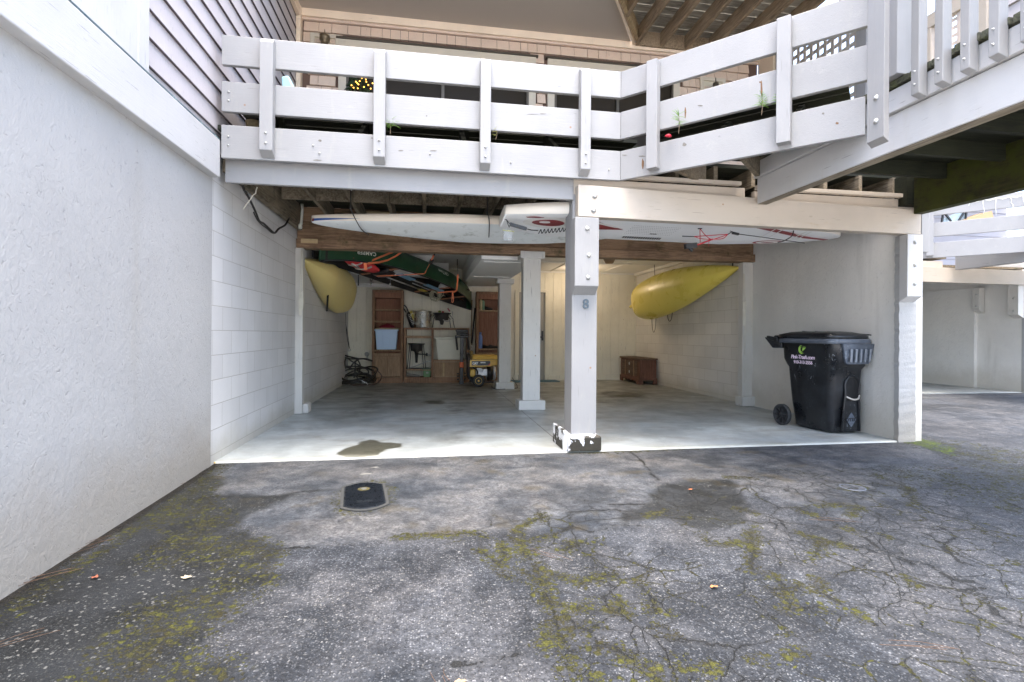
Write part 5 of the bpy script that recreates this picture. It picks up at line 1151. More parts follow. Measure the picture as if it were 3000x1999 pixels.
MB().box(m_+.22, m_+.26, YF-.002, YF+.001, .14, zcab-.06).build('pale_slat', M_ply, t)
topz = zt
# blue bin with a cloth
bx0, bx1 = zX(843, 11.18), zX(1058, 11.18); bz0 = zZ(996, 815)+.001; bz1 = zZ(800, 843, 11.18)
bn = thing('storage_bin', 'pale blue plastic storage bin on the left bookcase', 'storage bin', ((bx0+bx1)/2, 11.35, bz0)); M_bl = plain('pale_blue_plastic', (.50, .68, .92), .35, .05, 5, bump=.02)
cx = (bx0+bx1)/2; w = (bx1-bx0)/2
MB().loft([[(cx-w*.86, 11.215, bz0), (cx+w*.86, 11.215, bz0), (cx+w*.86, 11.50, bz0), (cx-w*.86, 11.50, bz0)], [(cx-w, 11.19, bz1), (cx+w, 11.19, bz1), (cx+w, 11.52, bz1), (cx-w, 11.52, bz1)]], smooth=False).build('tub', M_bl, bn, bevel=.015)
MB().box(cx-w-.012, cx+w+.012, 11.178, 11.53, bz1-.035, bz1-.001).build('rim', M_bl, bn, bevel=.006)
for k in (-.33, .33): MB().bar((cx+w*k*.9, 11.206, bz0+.03), (cx+w*k, 11.183, bz1-.05), .006, .006).build('rib', M_bl, bn)
def cloth(name, label, cat, c, rx, ry, rz, m, seed=1):
    rs = random.Random(seed); mb = MB(); secs = []
    for i in range(7):
        f = i/6; s_ = math.sin(PI*(.08+.42*f)) if f < 1 else 1; r = math.cos(PI/2*f)**.6 if f < 1 else .02
        secs.append([Vector(c)+Vector((rx*r*math.cos(a)*(1+.15*rs.uniform(-1, 1)), ry*r*math.sin(a)*(1+.15*rs.uniform(-1, 1)), rz*f+.012*rs.uniform(-1, 1)*(f > 0))) for a in [2*PI*k/14 for k in range(14)]])
    return tag(mb.loft(secs).build(name, m, origin=c), label, cat)
cloth('folded_cloth', 'crumpled white and yellow cloth on top of the blue bin', 'cloth', (cx, 11.35, bz1), .27, .13, .045, plain('white_yellow_cloth', (.55, .48, .32), .9, .4, 9), 2)
cloth('red_cloth', 'dark red cloth heaped on the blue storage bin', 'cloth', (cx+.01, 11.33, bz1+.030), .17, .10, .085, plain('dark_red_cloth', (.24, .02, .04), .9), 5)
# charcoal bag leaning by the pot
c = Vector((zX(1175), 11.38, topz)); bag = thing('charcoal_bag', 'black, white and yellow charcoal bag leaning beside the pot', 'bag', S(c))
lean = Vector((-.42, 0, 1)).normalized(); ww = Vector((1, 0, .42)).normalized()
def bagsec(f, k=1): cc = c+Vector((.10, 0, .004))+lean*(.36*f); return [cc+ww*(.075*k*math.cos(a))+Vector((0, .05*k*math.sin(a), .0 if f else max(0, -.03*math.cos(a)))) for a in [2*PI*j/12 for j in range(12)]]
MB().loft([bagsec(.02, .9), bagsec(.15, 1.05), bagsec(.5, 1.0), bagsec(.85, .9), bagsec(1, .5)]).build('body', M_blk, bag)
MB().bar(c+Vector((.155, -.045, .03)), c+Vector((.155, -.045, .03))+lean*.36, .055, .01, (0, -1, 0)).build('yellow_side', plain('yellow_print', (.6, .5, .12), .5), bag)
mb = MB()
for k in range(7): q = c+Vector((.085, -.062, .03))+lean*(.06+.035*k); mb.bar(q-ww*.018, q+ww*(.012+.008*(k % 3)), .010, .003, (0, -1, 0))
mb.build('faded_print', plain('white_print', (.75, .74, .68), .5), bag)
MB().tube(smooth_path([c+lean*.36+Vector((.06, 0, 0)), c+lean*.46+Vector((.03, 0, .02)), c+lean*.50+Vector((.08, 0, .02)), c+lean*.44+Vector((.11, 0, 0)), c+lean*.34+Vector((.10, 0, 0))]), .014, 8).build('rolled_top', M_blk, bag)
# stock pot
M_alu2 = plain('brushed_aluminium', (.80, .78, .70), .26, .10, 4, metal=.85, bump=.05)
px0, px1 = zX(1212, 11.35), zX(1388, 11.35); r = (px1-px0)/2; pc = ((px0+px1)/2, 11.35, topz); pt = thing('stock_pot', 'large aluminium stock pot with lid on the low unit', 'pot', pc)
hgt = zZ(636, 1300, 11.35)-topz
MB().lathe(pc, [(r*.96, 0), (r, .015), (r*1.0, hgt-.01), (r*1.03, hgt), (r*1.03, hgt+.006), (r*.99, hgt+.006)], 36).build('body', M_alu2, pt)
MB().lathe((pc[0], pc[1], topz+hgt+.007), [(r*1.05, 0), (r*1.05, .012), (r*.95, .022), (.03, .034), (.02, .05), (.012, .052)], 36).build('lid', M_alu2, pt)
for sx in (-1, 1): MB().tube(smooth_path([(pc[0]+sx*r*.98, 11.30, topz+hgt-.03), (pc[0]+sx*(r+.05), 11.28, topz+hgt-.05), (pc[0]+sx*(r+.05), 11.34, topz+hgt-.09), (pc[0]+sx*r*.98, 11.36, topz+hgt-.11)]), .008, 8).build('handle', M_alu2, pt)
# two gas burners
M_iron = plain('cast_iron', (.035, .032, .03), .65, .3, 30, bump=.3)
def burner(c, w, h, label, spread, kind):
    t = thing('gas_burner', label, 'gas burner', S(c)); c = Vector(c); zt_ = c.z+h
    MB().lathe((c.x, c.y, zt_-.03), [(w*.70, -.14), (w*.74, -.02), (w*.72, 0), (w, .0), (w, .018), (w*.9, .022), (w*.6, .018)], 28).build('burner_bowl', M_iron, t)
    MB().lathe((c.x, c.y, zt_-.25), [(.025, -.18 if kind else -.02), (.035, 0), (.05, .06), (.10, .09)], 14).build('burner_tube', M_iron, t)
    for k in range(4):
        a = PI/4+k*PI/2+.15; ca, sa = math.cos(a), math.sin(a)
        if kind: pts = [(c.x+w*ca, c.y+w*.7*sa, zt_-.02), (c.x+(w+spread)*ca, c.y+w*sa, c.z+.008)]
        else: pts = [(c.x+w*.9*ca, c.y+w*.6*sa, zt_-.03), (c.x+(w+spread)*ca, c.y+w*.7*sa, zt_-.14), (c.x+(w+spread*1.0)*ca, c.y+w*.7*sa, c.z+.16), (c.x+(w+spread*1.4)*ca, c.y+w*.7*sa, c.z+.007)]
        MB().tube(pts, .008, 6).build('leg', M_iron, t)
    return t
g1x = (zX(1405, 11.35)+zX(1560, 11.35))/2; hb = zZ(640, 1480, 11.35)-topz
g1 = burner((g1x, 11.36, topz), .20, hb, 'black gas burner with curled hose standing beside the stock pot', .10, 0)
MB().tube(smooth_path([(g1x+.02, 11.2, topz+.18), (g1x+.12, 11.18, topz+.14), (g1x+.20, 11.2, topz+.22), (g1x+.23, 11.24, topz+.34), (g1x+.22, 11.25, topz+hb+.01)]), .010, 6).build('hose', M_greyw, g1)
MB().lathe((g1x-.05, 11.3, topz+hb), [(.03, 0), (.035, .02), (.02, .04)], 12).build('green_cap', plain('green_knob', (.15, .22, .02), .4), g1)
MB().lathe((g1x+.02, 11.25, topz+hb-.01), [(.02, 0), (.03, .02), (.02, .035)], 12).bar((g1x+.17, 11.25, topz+hb+.02), (g1x+.12, 11.25, topz+hb+.09), .03, .03).build('red_valve', plain('red_knob', (.30, .02, .03), .4), g1)
g2x = (zX(1160, 11.35)+zX(1325, 11.35))/2; h2 = zZ(933, 1240, 11.35)-zsh
g2 = burner((g2x, 11.38, zsh), .18, h2, 'black gas burner on tall legs inside the open shelf', .07, 1)
MB().tube([(g2x, 11.3, zsh+h2*.58), (g2x+.20, 11.28, zsh+h2*.56)], .013, 8).lathe((g2x+.20, 11.28, zsh+h2*.56), [(.02, 0), (.035, .01), (.03, .04)], 10, (1, 0, 0)).build('gas_valve', M_iron, g2)
MB().tube(smooth_path([(g2x+.22, 11.28, zsh+h2*.56), (g2x+.33, 11.26, zsh+h2*.5), (g2x+.34, 11.25, zsh+h2*.34), (g2x+.22, 11.24, zsh+.16), (g2x-.02, 11.24, zsh+.06), (g2x-.18, 11.26, zsh+.02)]), .012, 6).build('hose', M_greyw, g2)
MB().box(g2x-.25, g2x+.27, 11.24, 11.52, zsh+.001, zsh+.012).build('base_tray', M_iron, g2)
# foam panel leaning in the right half
fo = thing('cooler_lid', 'off-white foam box lid standing on edge in the open unit', 'foam box', (zX(1530), 11.35, zcab)); M_foam = plain('off_white_foam', (.76, .76, .66), .8, .06, 8, bump=.2)
f0, f1 = zX(1425, 11.34), zX(1668, 11.34); fz = zZ(872, 1450, 11.34)
MB().loft([[(f0+.05, 11.30, zcab+.001), (f1-.02, 11.30, zcab+.001), (f1-.02, 11.42, zcab+.001), (f0+.05, 11.42, zcab+.001)], [(f0, 11.32, fz-.05), (f1, 11.32, fz-.05), (f1, 11.46, fz-.05), (f0, 11.46, fz-.05)]], smooth=False).build('box', M_foam, fo, bevel=.012)
MB().box(f0-.04, f1+.01, 11.29, 11.48, fz-.049, fz-.005).build('rim', M_foam, fo, bevel=.01)
mb = MB()
for k in range(4): mb.box(f0+.12+.13*k, f0+.12+.13*k+.085, 11.294, 11.30, zcab+.03, zcab+.10)
mb.build('moulded_tabs', M_foam, fo, bevel=.003)
# green tub and shoes on the lowest shelf
gt = thing('green_tub', 'small green tub with a pale label on the lowest shelf', 'tub', (zX(1345), 11.33, .12)); q0, q1 = zX(1307, 11.3), zX(1380, 11.3)
MB().loft([[(q0+.01, 11.24, .121), (q1-.01, 11.24, .121), (q1-.01, 11.45, .121), (q0+.01, 11.45, .121)], [(q0, 11.23, .285), (q1, 11.23, .285), (q1, 11.46, .285), (q0, 11.46, .285)]], smooth=False).build('tub', plain('green_plastic', (.12, .24, .10), .45, .3, 12), gt, bevel=.01)
MB().box(q0-.03, q1+.005, 11.22, 11.47, .286, .30).build('lid', plain('green_lid', (.08, .16, .07), .4), gt, bevel=.003)
MB().box((q0+q1)/2-.02, (q0+q1)/2+.03, 11.226, 11.231, .20, .235).build('label', M_greyw, gt)
def shoe(c, L, d, m, name, label, par=None):
    c = Vector(c); d = Vector(d).normalized(); w = d.cross(Vector((0, 0, 1))); secs = []
    for i in range(9):
        f = i/8; hw = .045*(math.sin(PI*(.15+.8*f))**.4); hz = (.09-.05*f) if f > .2 else .09; secs.append([c+d*(L*(f-.5))+w*(hw*math.cos(a))+Vector((0, 0, max(0, hz*(.5+.5*math.sin(a))))) for a in [2*PI*k/10 for k in range(10)]])
    return tag(MB().loft(secs).build(name, m, origin=S(c)), label, 'shoe')
shoe((zX(1205), 11.34, .121), .30, (1, -.2, 0), plain('grey_shoe', (.22, .20, .17), .8, .4, 15), 'shoe', 'worn grey shoe on the lowest shelf of the low unit')
# bottles and shoes on the second bookcase
def bottle(c, r, h, m, mc, label):
    t = thing('spray_bottle', label, 'bottle', S(c)); MB().lathe(c, [(r, 0), (r, h*.72), (r*.55, h*.84), (r*.5, h*.86)], 16).build('body', m, t); MB().lathe((c[0], c[1], c[2]+h*.86), [(r*.55, 0), (r*.55, h*.12), (r*.4, h*.14)], 12).build('cap', mc, t); return t
zsA = zZ(615, 1815); zsB = zZ(985, 1815)
bottle((zX(1856, 11.3), 11.3, zsA), .032, .27, plain('cream_label', (.6, .52, .30), .4, .3, 20), plain('yellow_cap', (.6, .5, .08), .4), 'cream and yellow spray can on the upper shelf of the right bookcase')
bottle((zX(1878, 11.3), 11.31, zsA), .035, .25, plain('sea_green_can', (.20, .32, .22), .4), plain('black_cap', (.02, .02, .02), .4), 'sea-green can beside the cream and yellow spray can')
bottle((zX(1853, 11.27), 11.27, zsB), .045, .36, plain('blue_bottle', (.16, .25, .52), .35), plain('blue_cap', (.08, .14, .35), .35), 'tall blue bottle on the lower shelf of the right bookcase')
bs_ = plain('black_rubber_shoe', (.012, .012, .012), .55)
shoe((zX(1930, 11.32), 11.32, zsA), .18, (1, 0, 0), bs_, 'dark_cap', 'small dark item lying beside the cans on the upper shelf'); 
shoe((zX(1915, 11.30), 11.30, zsB), .24, (.9, -.4, 0), bs_, 'shoe', 'left black shoe on the lower shelf of the right bookcase')
shoe((zX(1985, 11.30), 11.30, zsB), .26, (.9, .4, 0), bs_, 'shoe', 'right black shoe on the lower shelf of the right bookcase')
# hitch rack (black) standing in front of the unit
Yh = 10.95; hx = z1(1672, 1300, Y=Yh).x; rk = thing('bike_rack', 'black hitch bike rack with an orange band standing in front of the low unit', 'bike rack', (hx, Yh, 0))
hz = lambda y: z1(1672, y, Y=Yh).z
MB().bar((hx, Yh, hz(1290)), (hx, Yh, hz(1165)), .075, .075, (0, 1, 0)).bar((hx, Yh, hz(1115)), (hx, Yh, hz(1040)), .06, .06, (0, 1, 0)).bar((hx, Yh, hz(1040)), (hx+.01, Yh, hz(830)), .075, .06, (0, 1, 0)).build('mast', M_blk, rk, bevel=.008)
MB().bar((hx, Yh, hz(1165)), (hx, Yh, hz(1115)), .085, .085, (0, 1, 0)).build('orange_band', plain('orange_plastic', (.72, .14, .03), .45), rk, bevel=.006)
mb = MB().bar((hx, Yh, 0.002), (hx, Yh, hz(1290)), .10, .07, (0, 1, 0))
for zz in (hz(1225), hz(1250), hz(1280)):
    for sx in (-1, 1): mb.lathe((hx+sx*.05, Yh, zz), [(.018, 0), (.018, .04), (.01, .045)], 8, (sx, 0, 0))
mb.build('foot_joint', M_blk, rk, bevel=.005)
for k, zz in enumerate((hz(812), hz(826), hz(848))): MB().box(hx-.13+.01*k, hx+.13+.01*k, Yh-.06, Yh+.04, zz-.022, zz+.022).build('cradle', M_blk, rk, bevel=.015)
MB().bar((hx-.12, Yh, hz(870)), (hx-.09, Yh-.02, hz(1000)), .05, .03).bar((hx+.13, Yh, hz(870)), (hx+.15, Yh-.02, hz(1000)), .06, .03).box(hx-.14, hx+.16, Yh-.05, Yh+.03, hz(880), hz(860)).build('arm', M_blk, rk, bevel=.01)
# leaning tools
tl = thing('long_handled_tool', 'black pole with a wooden brush end leaning beside the right bookcase', 'tool', (z1(1775, 1000, Y=11.1).x, 11.1, 0))
MB().tube([z1(1803, 598, Y=11.45), z1(1772, 935, Y=11.2)], .018, 8).build('shaft', M_blk, tl)
MB().tube([z1(1772, 935, Y=11.2), z1(1768, 1000, Y=11.15)], .012, 8).build('ferrule', M_alu2, tl)
MB().loft([[z1(1755+a, 1010+70*f, Y=11.15)+Vector((0, dy, 0)) for a, dy in ((0, -.02), (26, -.02), (26, .02), (0, .02))] for f in (0, .5, 1)]).build('brush_head', plain('straw', (.34, .24, .09), .9), tl)
tag(MB().tube([z1(1772, 520, Y=11.5), z1(1765, 1060, Y=11.4), (z1(1765, 1060, Y=11.4).x, 11.35, 0)], .013, 8).build('wooden_pole', M_mid, origin=(z1(1768, 800, Y=11.4).x, 11.4, 0)), 'thin wooden pole leaning on the back wall left of the right bookcase', 'pole')

# generator
Yg = 10.35; gX = lambda x: zg(x, 1000, Y=Yg).x; gZ = lambda y: zg(600, y, Y=Yg).z
M_gy = plain('generator_yellow', (.80, .52, .12), .35, .06, 4); M_tyre = plain('tyre_rubber', (.03, .032, .034), .75)
gn = thing('generator', 'yellow and black portable generator standing left of the inner post', 'generator', ((gX(300)+gX(1140))/2, Yg+.25, 0))
tk0, tk1 = gX(270), gX(1180)
MB().hexa([(gX(330), Yg+.0, gZ(560)), (tk1, Yg+.0, gZ(560)), (tk1, Yg+.5, gZ(560)), (gX(330), Yg+.5, gZ(560)), (gX(370), Yg+.08, gZ(425)), (tk1-.03, Yg+.08, gZ(425)), (tk1-.03, Yg+.44, gZ(425)), (gX(370), Yg+.44, gZ(425))]).build('fuel_tank', M_gy, gn, bevel=.03)
fpn = MB().slab([(tk0, Yg-.02, gZ(572)), (tk1, Yg-.02, gZ(572)), (tk1, Yg-.02, gZ(715)), (gX(870), Yg-.02, gZ(775)), (tk0, Yg-.02, gZ(785))], (0, .04, 0)).build('front_panel', M_gy, gn, bevel=.004)
MB().slab([(gX(332), Yg-.024, gZ(607)), (gX(898), Yg-.024, gZ(607)), (gX(898), Yg-.024, gZ(675)), (gX(830), Yg-.024, gZ(745)), (gX(332), Yg-.024, gZ(745))], (0, .0035, 0)).build('decal', plain('decal_charcoal', (.04, .045, .055), .4), fpn)
MB().slab([(gX(895), Yg-.0275, gZ(665)), (gX(895), Yg-.0275, gZ(700)), (gX(850), Yg-.0275, gZ(745)), (gX(815), Yg-.0275, gZ(745))], (0, .003, 0)).build('red_flash', plain('decal_red', (.5, .02, .04), .4), fpn)
M_wt = plain('decal_white', (.8, .8, .8), .4)
cW = gX(525)-gX(345); text('lettering', 'CAT', M_wt, fpn, ((gX(345)+gX(525))/2, Yg-.026, gZ(680)), (1, 0, 0), (0, 0, 1), cW*.50, .003, bold=.004, spacing=.92)
text('lettering', 'RP5500', M_wt, fpn, ((gX(565)+gX(785))/2, Yg-.026, gZ(655)), (1, 0, 0), (0, 0, 1), cW*.30, .003, bold=.0022, spacing=.9)
MB().slab([(gX(400), Yg-.029, gZ(735)), (gX(465), Yg-.029, gZ(735)), (gX(432), Yg-.029, gZ(700))], (0, .002, 0)).build('triangle', plain('decal_yellow', (.8, .5, .02), .4), fpn)
MB().box(gX(285), gX(470), Yg+.08, Yg+.42, gZ(1110), gZ(860)).build('recoil_housing', M_gy, gn, bevel=.04)
M_eng = plain('grey_engine', (.62, .64, .67), .35, .3, 18, metal=.5)
mb = MB().box(gX(475), gX(810), Yg+.06, Yg+.42, gZ(1060), gZ(860)).box(gX(500), gX(660), Yg+.02, Yg+.10, gZ(1000), gZ(830)); 
for k in range(6): mb.box(gX(530)+.02*k, gX(530)+.02*k+.008, Yg+.0, Yg+.06, gZ(950), gZ(840))
mb.build('engine', M_eng, gn, bevel=.01)
MB().lathe(((gX(800)), Yg+.22, (gZ(850)+gZ(1150))/2), [(.14, 0), (.15, .01), (.15, .035), (.135, .04), (.135, (gX(1010)-gX(800))), (.15, (gX(1015)-gX(800))), (.15, (gX(1100)-gX(800))-.02), (.12, (gX(1100)-gX(800)))], 28, (1, 0, 0)).build('alternator', M_eng, gn)
MB().lathe((gX(822), Yg+.22, (gZ(850)+gZ(1150))/2), [(.1515, 0), (.1515, gX(1000)-gX(822))], 28, (1, 0, 0)).build('stator_cover', M_blk, gn)
for yy in (Yg-.03, Yg+.48): MB().tube(smooth_path([(gX(250), yy, gZ(400)), (gX(245), yy, gZ(900)), (gX(262), yy, gZ(1080)), (gX(340), yy, gZ(1220)), (gX(700), yy, gZ(1250)), (gX(1150), yy, gZ(1250))], 5), .017, 8).build('frame_tube', M_blk, gn)
MB().tube([(gX(250), Yg-.03, gZ(400)), (gX(250), Yg+.48, gZ(400))], .017, 8).tube(smooth_path([(gX(350), Yg-.02, gZ(800)), (gX(450), Yg-.03, gZ(850)), (gX(505), Yg-.03, gZ(930)), (gX(500), Yg-.02, gZ(1010))]), .015, 8).build('handle_tube', M_blk, gn)
wr = (gX(715)-gX(340))/2; wc = (gX(528), Yg-.10, wr+.001)
for yy in (Yg-.06, Yg+.56):
    wh = MB().lathe((wc[0], yy, wr+.001), [(wr*.60, 0), (wr*.92, 0), (wr, .02), (wr, .06), (wr*.92, .08), (wr*.60, .08)], 32, (0, -1, 0)).build('wheel', M_tyre, gn)
    MB().lathe((wc[0], yy-.075, wr+.001), [(wr*.60, -.05), (wr*.60, .004), (wr*.50, .006), (wr*.48, -.01), (wr*.30, -.01), (wr*.26, .004), (.02, .004), (.015, .012)], 32, (0, -1, 0)).build('rim', M_gy, wh)
pc_ = lambda x, y: zg(x, y, Z=.008)
tag(MB().tube(smooth_path([pc_(1510, 1140)+Vector((0, 0, .10)), pc_(1620, 1230)+Vector((0, 0, .03)), pc_(1700, 1320), pc_(1745, 1400), pc_(1690, 1440), pc_(1500, 1450), pc_(1200, 1475), pc_(1050, 1460), pc_(960, 1420), pc_(930, 1385)]), .006, 6).build('power_cord', M_cable, origin=S(pc_(1200, 1475))), 'thin black power cord lying around the foot of the inner post', 'cord')

# coiled hose
hp_ = lambda x, y, Y=11.0: at(980+x/9.8, 980+y/9.8, Y=Y)
hs = thing('coiled_hose', 'heap of coiled black hose in the back left corner', 'hose', S(hp_(600, 1380, 11.0))); M_hose = plain('black_hose', (.035, .03, .022), .40, .3, 6)
rs = random.Random(14); cxy = hp_(600, 1150, 11.0); pts = []
for k in range(160):
    a = k*.30; turn = k/21; rr = .36+.07*math.sin(turn*2.3); tilt = .02+.30*abs(math.sin(turn*1.37))
    pts.append(Vector((cxy.x+.03*math.sin(turn*1.9)+rr*math.cos(a), 11.05+.26*math.sin(a), max(.02, .025+.006*turn+tilt*(.5+.5*math.sin(a+.9*math.sin(turn)))))))
MB().tube(smooth_path(pts, 3), .015, 8).build('hose_coil', M_hose, hs)
MB().tube(smooth_path([hp_(x, y, 10.85) for x, y in ((330, 980), (300, 800), (350, 680), (500, 780), (720, 900), (900, 980), (980, 1080), (900, 1230))], 6), .015, 8).tube(smooth_path([hp_(x, y, 11.2) for x, y in ((1090, 760), (900, 700), (700, 700), (420, 640), (260, 600), (260, 650), (450, 700), (640, 720), (740, 900), (700, 1100), (620, 1220))], 6), .016, 8).tube(smooth_path([hp_(x, y, 10.9) for x, y in ((440, 960), (540, 830), (680, 720), (820, 700), (1090, 770))], 6), .015, 8).tube(smooth_path([hp_(x, y, 11.25) for x, y in ((560, 1250), (600, 1000), (590, 850), (640, 730))], 6), .014, 8).tube(smooth_path([hp_(x, y, 10.75) for x, y in ((760, 1370), (640, 1220), (590, 1100), (720, 1120), (900, 1110), (1030, 1180), (1020, 1290), (930, 1370))], 6), .010, 8).build('loose_loop', M_hose, hs)
MB().tube(smooth_path([hp_(x, y, 10.72) for x, y in ((1060, 1110), (1180, 1055), (1290, 1100), (1350, 1200), (1320, 1310), (1220, 1400), (1100, 1440), (900, 1450), (600, 1460), (400, 1420))], 8), .011, 8).build('brown_loop', plain('brown_hose', (.07, .035, .022), .4), hs)
MB().tube([hp_(780, 1330, 10.7), hp_(890, 1390, 10.7)], .010, 6).tube([hp_(900, 1380, 10.7), hp_(960, 1440, 10.7)], .012, 6).tube([hp_(780, 1395, 10.7), hp_(880, 1395, 10.7)], .007, 6).build('white_clip', M_trimw, hs)
tp = thing('wall_tap', 'small round metal tap fitting on the back wall above the hose', 'tap', S(hp_(930, 580, 11.5)))
MB().lathe(hp_(930, 570, 11.56), [(.05, 0), (.05, .02), (.035, .03), (.02, .03), (.015, .05)], 18, (0, -1, 0)).tube([hp_(935, 600, 11.52), hp_(940, 700, 11.5)], .018, 8).build('fitting', M_steel, tp)

# chest
ch = thing('wooden_chest', 'dark carved wooden chest in the back right corner', 'chest', (4.65, 10.95, 0)); M_ch = wood('chest_wood', (.09, .042, .027), (.24, .115, .075), 'Z', bump=.1); M_ch2 = wood('chest_lid_wood', (.08, .05, .033), (.20, .13, .09), 'Y', bump=.1)
x0, x1, y0, y1 = 4.46, 4.86, 10.40, 11.50
MB().box(x0+.01, x1-.005, y0+.01, y1, .12, .525).build('body', M_ch, ch, bevel=.004)
MB().box(x0-.025, x1+.005, y0-.03, y1+.01, .527, .562).build('lid', M_ch2, ch, bevel=.010)
bas = MB().box(x0-.015, x1, y0-.012, y1, .085, .135)
for (a, b, c_, d_) in ((x0-.015, x0+.085, y0-.012, y0+.02), (x1-.09, x1, y0-.012, y0+.02), (x0-.015, x0+.02, y0+.021, y0+.14), (x0-.015, x0+.02, y1-.14, y1)): bas.box(a, b, c_, d_, 0, .084)
for k in range(8): bas.box(x0-.014, x0+.012, y0+.14+.10*k, y0+.20+.10*k, .055+.012*(k % 2), .0845)
bas.build('bracket_base', M_ch, ch, bevel=.004)
for yy, ln in ((10.52, .16), (10.76, .38), (11.24, .16)):
    MB().box(x0-.004, x0+.009, yy, yy+ln, .17, .49).build('carved_panel', M_ch2, ch, bevel=.012)
for yy in (10.71, 11.19): MB().box(x0-.008, x0+.009, yy, yy+.025, .16, .50).build('pilaster', M_mid, ch)
for zz in (.24, .42): MB().lathe((x0-.006, 10.95, zz), [(.035, 0), (.02, .006), (.01, .012)], 12, (-1, 0, 0)).build('drawer_pull', M_steel, ch)

# ceiling light glow in the right bay (the photo shows its warm spot on the back wall) and the shade
lm = thing('ceiling_lamp', 'warm lit ceiling lamp hidden behind the big front post', 'lamp', (3.24, 10.75, 2.52))
MB().lathe((3.24, 10.75, 2.40), [(.03, 0), (.10, .02), (.13, .07), (.13, .085)], 24).build('shade', plain('lit_amber_glass', (.8, .6, .35), .4, emit=.8), lm)
MB().lathe((3.24, 10.75, 2.487), [(.14, 0), (.14, .03)], 24).build('bracket', M_al, lm)
ld = bpy.data.lights.new('lamp_light', 'POINT'); ld.energy = 2.6; ld.color = (1, .76, .52); ld.shadow_soft_size = .12
lo = bpy.data.objects.new('lamp_light', ld); C.objects.link(lo); lo.location = (0, 0, -.26); lo.parent = lm
p = at(1785, 765, Y=9.0); t = thing('light_fitting', 'small brown shade hanging from the ceiling just right of the front post', 'lamp shade', (p.x, 9, 2.52))
MB().lathe((p.x, 9.0, 2.37), [(.06, 0), (.075, .01), (.105, .07), (.11, .10), (.03, .11), (.03, .15)], 22).build('shade', plain('brown_shade', (.30, .19, .10), .5), t)

# ================================================================= wheeled bin by the right wall
th = R(5); wv, dv = Vector((math.cos(th), math.sin(th), 0)), Vector((-math.sin(th), math.cos(th), 0)); B0 = Vector((4.335, 4.965, 0))
def bp(x, y, z): return B0+wv*x+dv*y+Vector((0, 0, z))
def black_bin():
    n = N('black_bin_plastic'); sc_ = n.ramp(n.noise(22, 3, .6, n.coord((1, 1, .35)), 2.5), .64, .68); x = n.noise(4, 5, .7)
    dust = n.math('MULTIPLY', n.ramp(x, .45, .75), .22)
    col = n.mix(dust, (.010, .011, .013), (.075, .085, .10)); col = n.mix(n.math('MULTIPLY', sc_, n.ramp(n.noise(2.5, 3), .45, .6)), col, (.20, .22, .24))
    return n.out(col, n.ramp(x, .3, .8, .25, .48), n.bump(n.noise(8, 4), .12, .006), spec=.5)
M_bin = black_bin(); M_bing = plain('scuffed_grey_bin_plastic', (.085, .10, .125), .40, .5, 9, bump=.3, bs=30, dirt=(.26, .29, .33))
bin_ = thing('wheeled_bin', 'black wheeled rubbish bin standing against the right stucco wall', 'wheeled bin', S(bp(.2, .3, 0)))
def rrect(x0, x1, y0, y1, r, z, k=5):
    out = []
    for (cx_, cy_, a0) in ((x1-r, y0+r, -PI/2), (x1-r, y1-r, 0), (x0+r, y1-r, PI/2), (x0+r, y0+r, PI)):
        for i in range(k+1): a = a0+PI/2*i/k; out.append(bp(cx_+r*math.cos(a), cy_+r*math.sin(a), z))
    return out
lev = [(0.012, .025, .375, .02, .50, .05), (.03, .0, .39, .0, .52, .06), (.30, -.02, .395, -.02, .56, .065), (.62, -.04, .40, -.045, .585, .07), (.70, -.045, .402, -.05, .59, .07), (.74, -.065, .41, -.085, .61, .08), (.80, -.085, .415, -.11, .63, .085), (.98, -.095, .42, -.125, .64, .09), (1.0, -.095, .42, -.125, .64, .09)]
MB().loft([rrect(a, b, c_, d_, r, z) for z, a, b, c_, d_, r in lev]).build('body', M_bin, bin_)
MB().loft([rrect(-.13, .43, -.15, .67, .10, .985), rrect(-.135, .432, -.155, .675, .10, 1.0), rrect(-.135, .432, -.155, .675, .10, 1.03), rrect(-.12, .425, -.14, .66, .10, 1.04)]).build('rim', M_bing, bin_)
lid = MB().loft([rrect(-.125, .425, -.12, .68, .10, 1.045), rrect(-.13, .428, -.125, .69, .10, 1.06), rrect(-.12, .42, -.11, .68, .09, 1.085), rrect(-.03, .33, .0, .58, .08, 1.115), rrect(.05, .25, .1, .48, .06, 1.122)]).build('lid', M_bin, bin_)
mb = MB()
for f in (.1, .3, .5): mb.bar(bp(-.05+f, -.10, 1.082), bp(.02+f*.9, .5, 1.122), .03, .014)
mb.build('ridge', M_bin, lid, bevel=.004)
MB().bar(bp(-.10, .72, 1.05), bp(.40, .72, 1.05), .05, .05).build('handle', M_bin, bin_, bevel=.02)
MB().loft([[bp(-.135, .64, .99), bp(-.10, .64, .99), bp(-.10, .64, 1.045), bp(-.135, .64, 1.045)], [bp(-.15, .80, 1.03), bp(-.11, .80, 1.03), bp(-.11, .80, 1.07), bp(-.15, .80, 1.07)]]).loft([[bp(-.15, .70, .92), bp(-.08, .62, .92), bp(-.08, .62, 1.03), bp(-.15, .84, 1.05)], [bp(.41, .70, .92), bp(.36, .62, .92), bp(.36, .62, 1.03), bp(.41, .84, 1.05)]], smooth=False).build('grip_bracket', M_bin, bin_, bevel=.01)
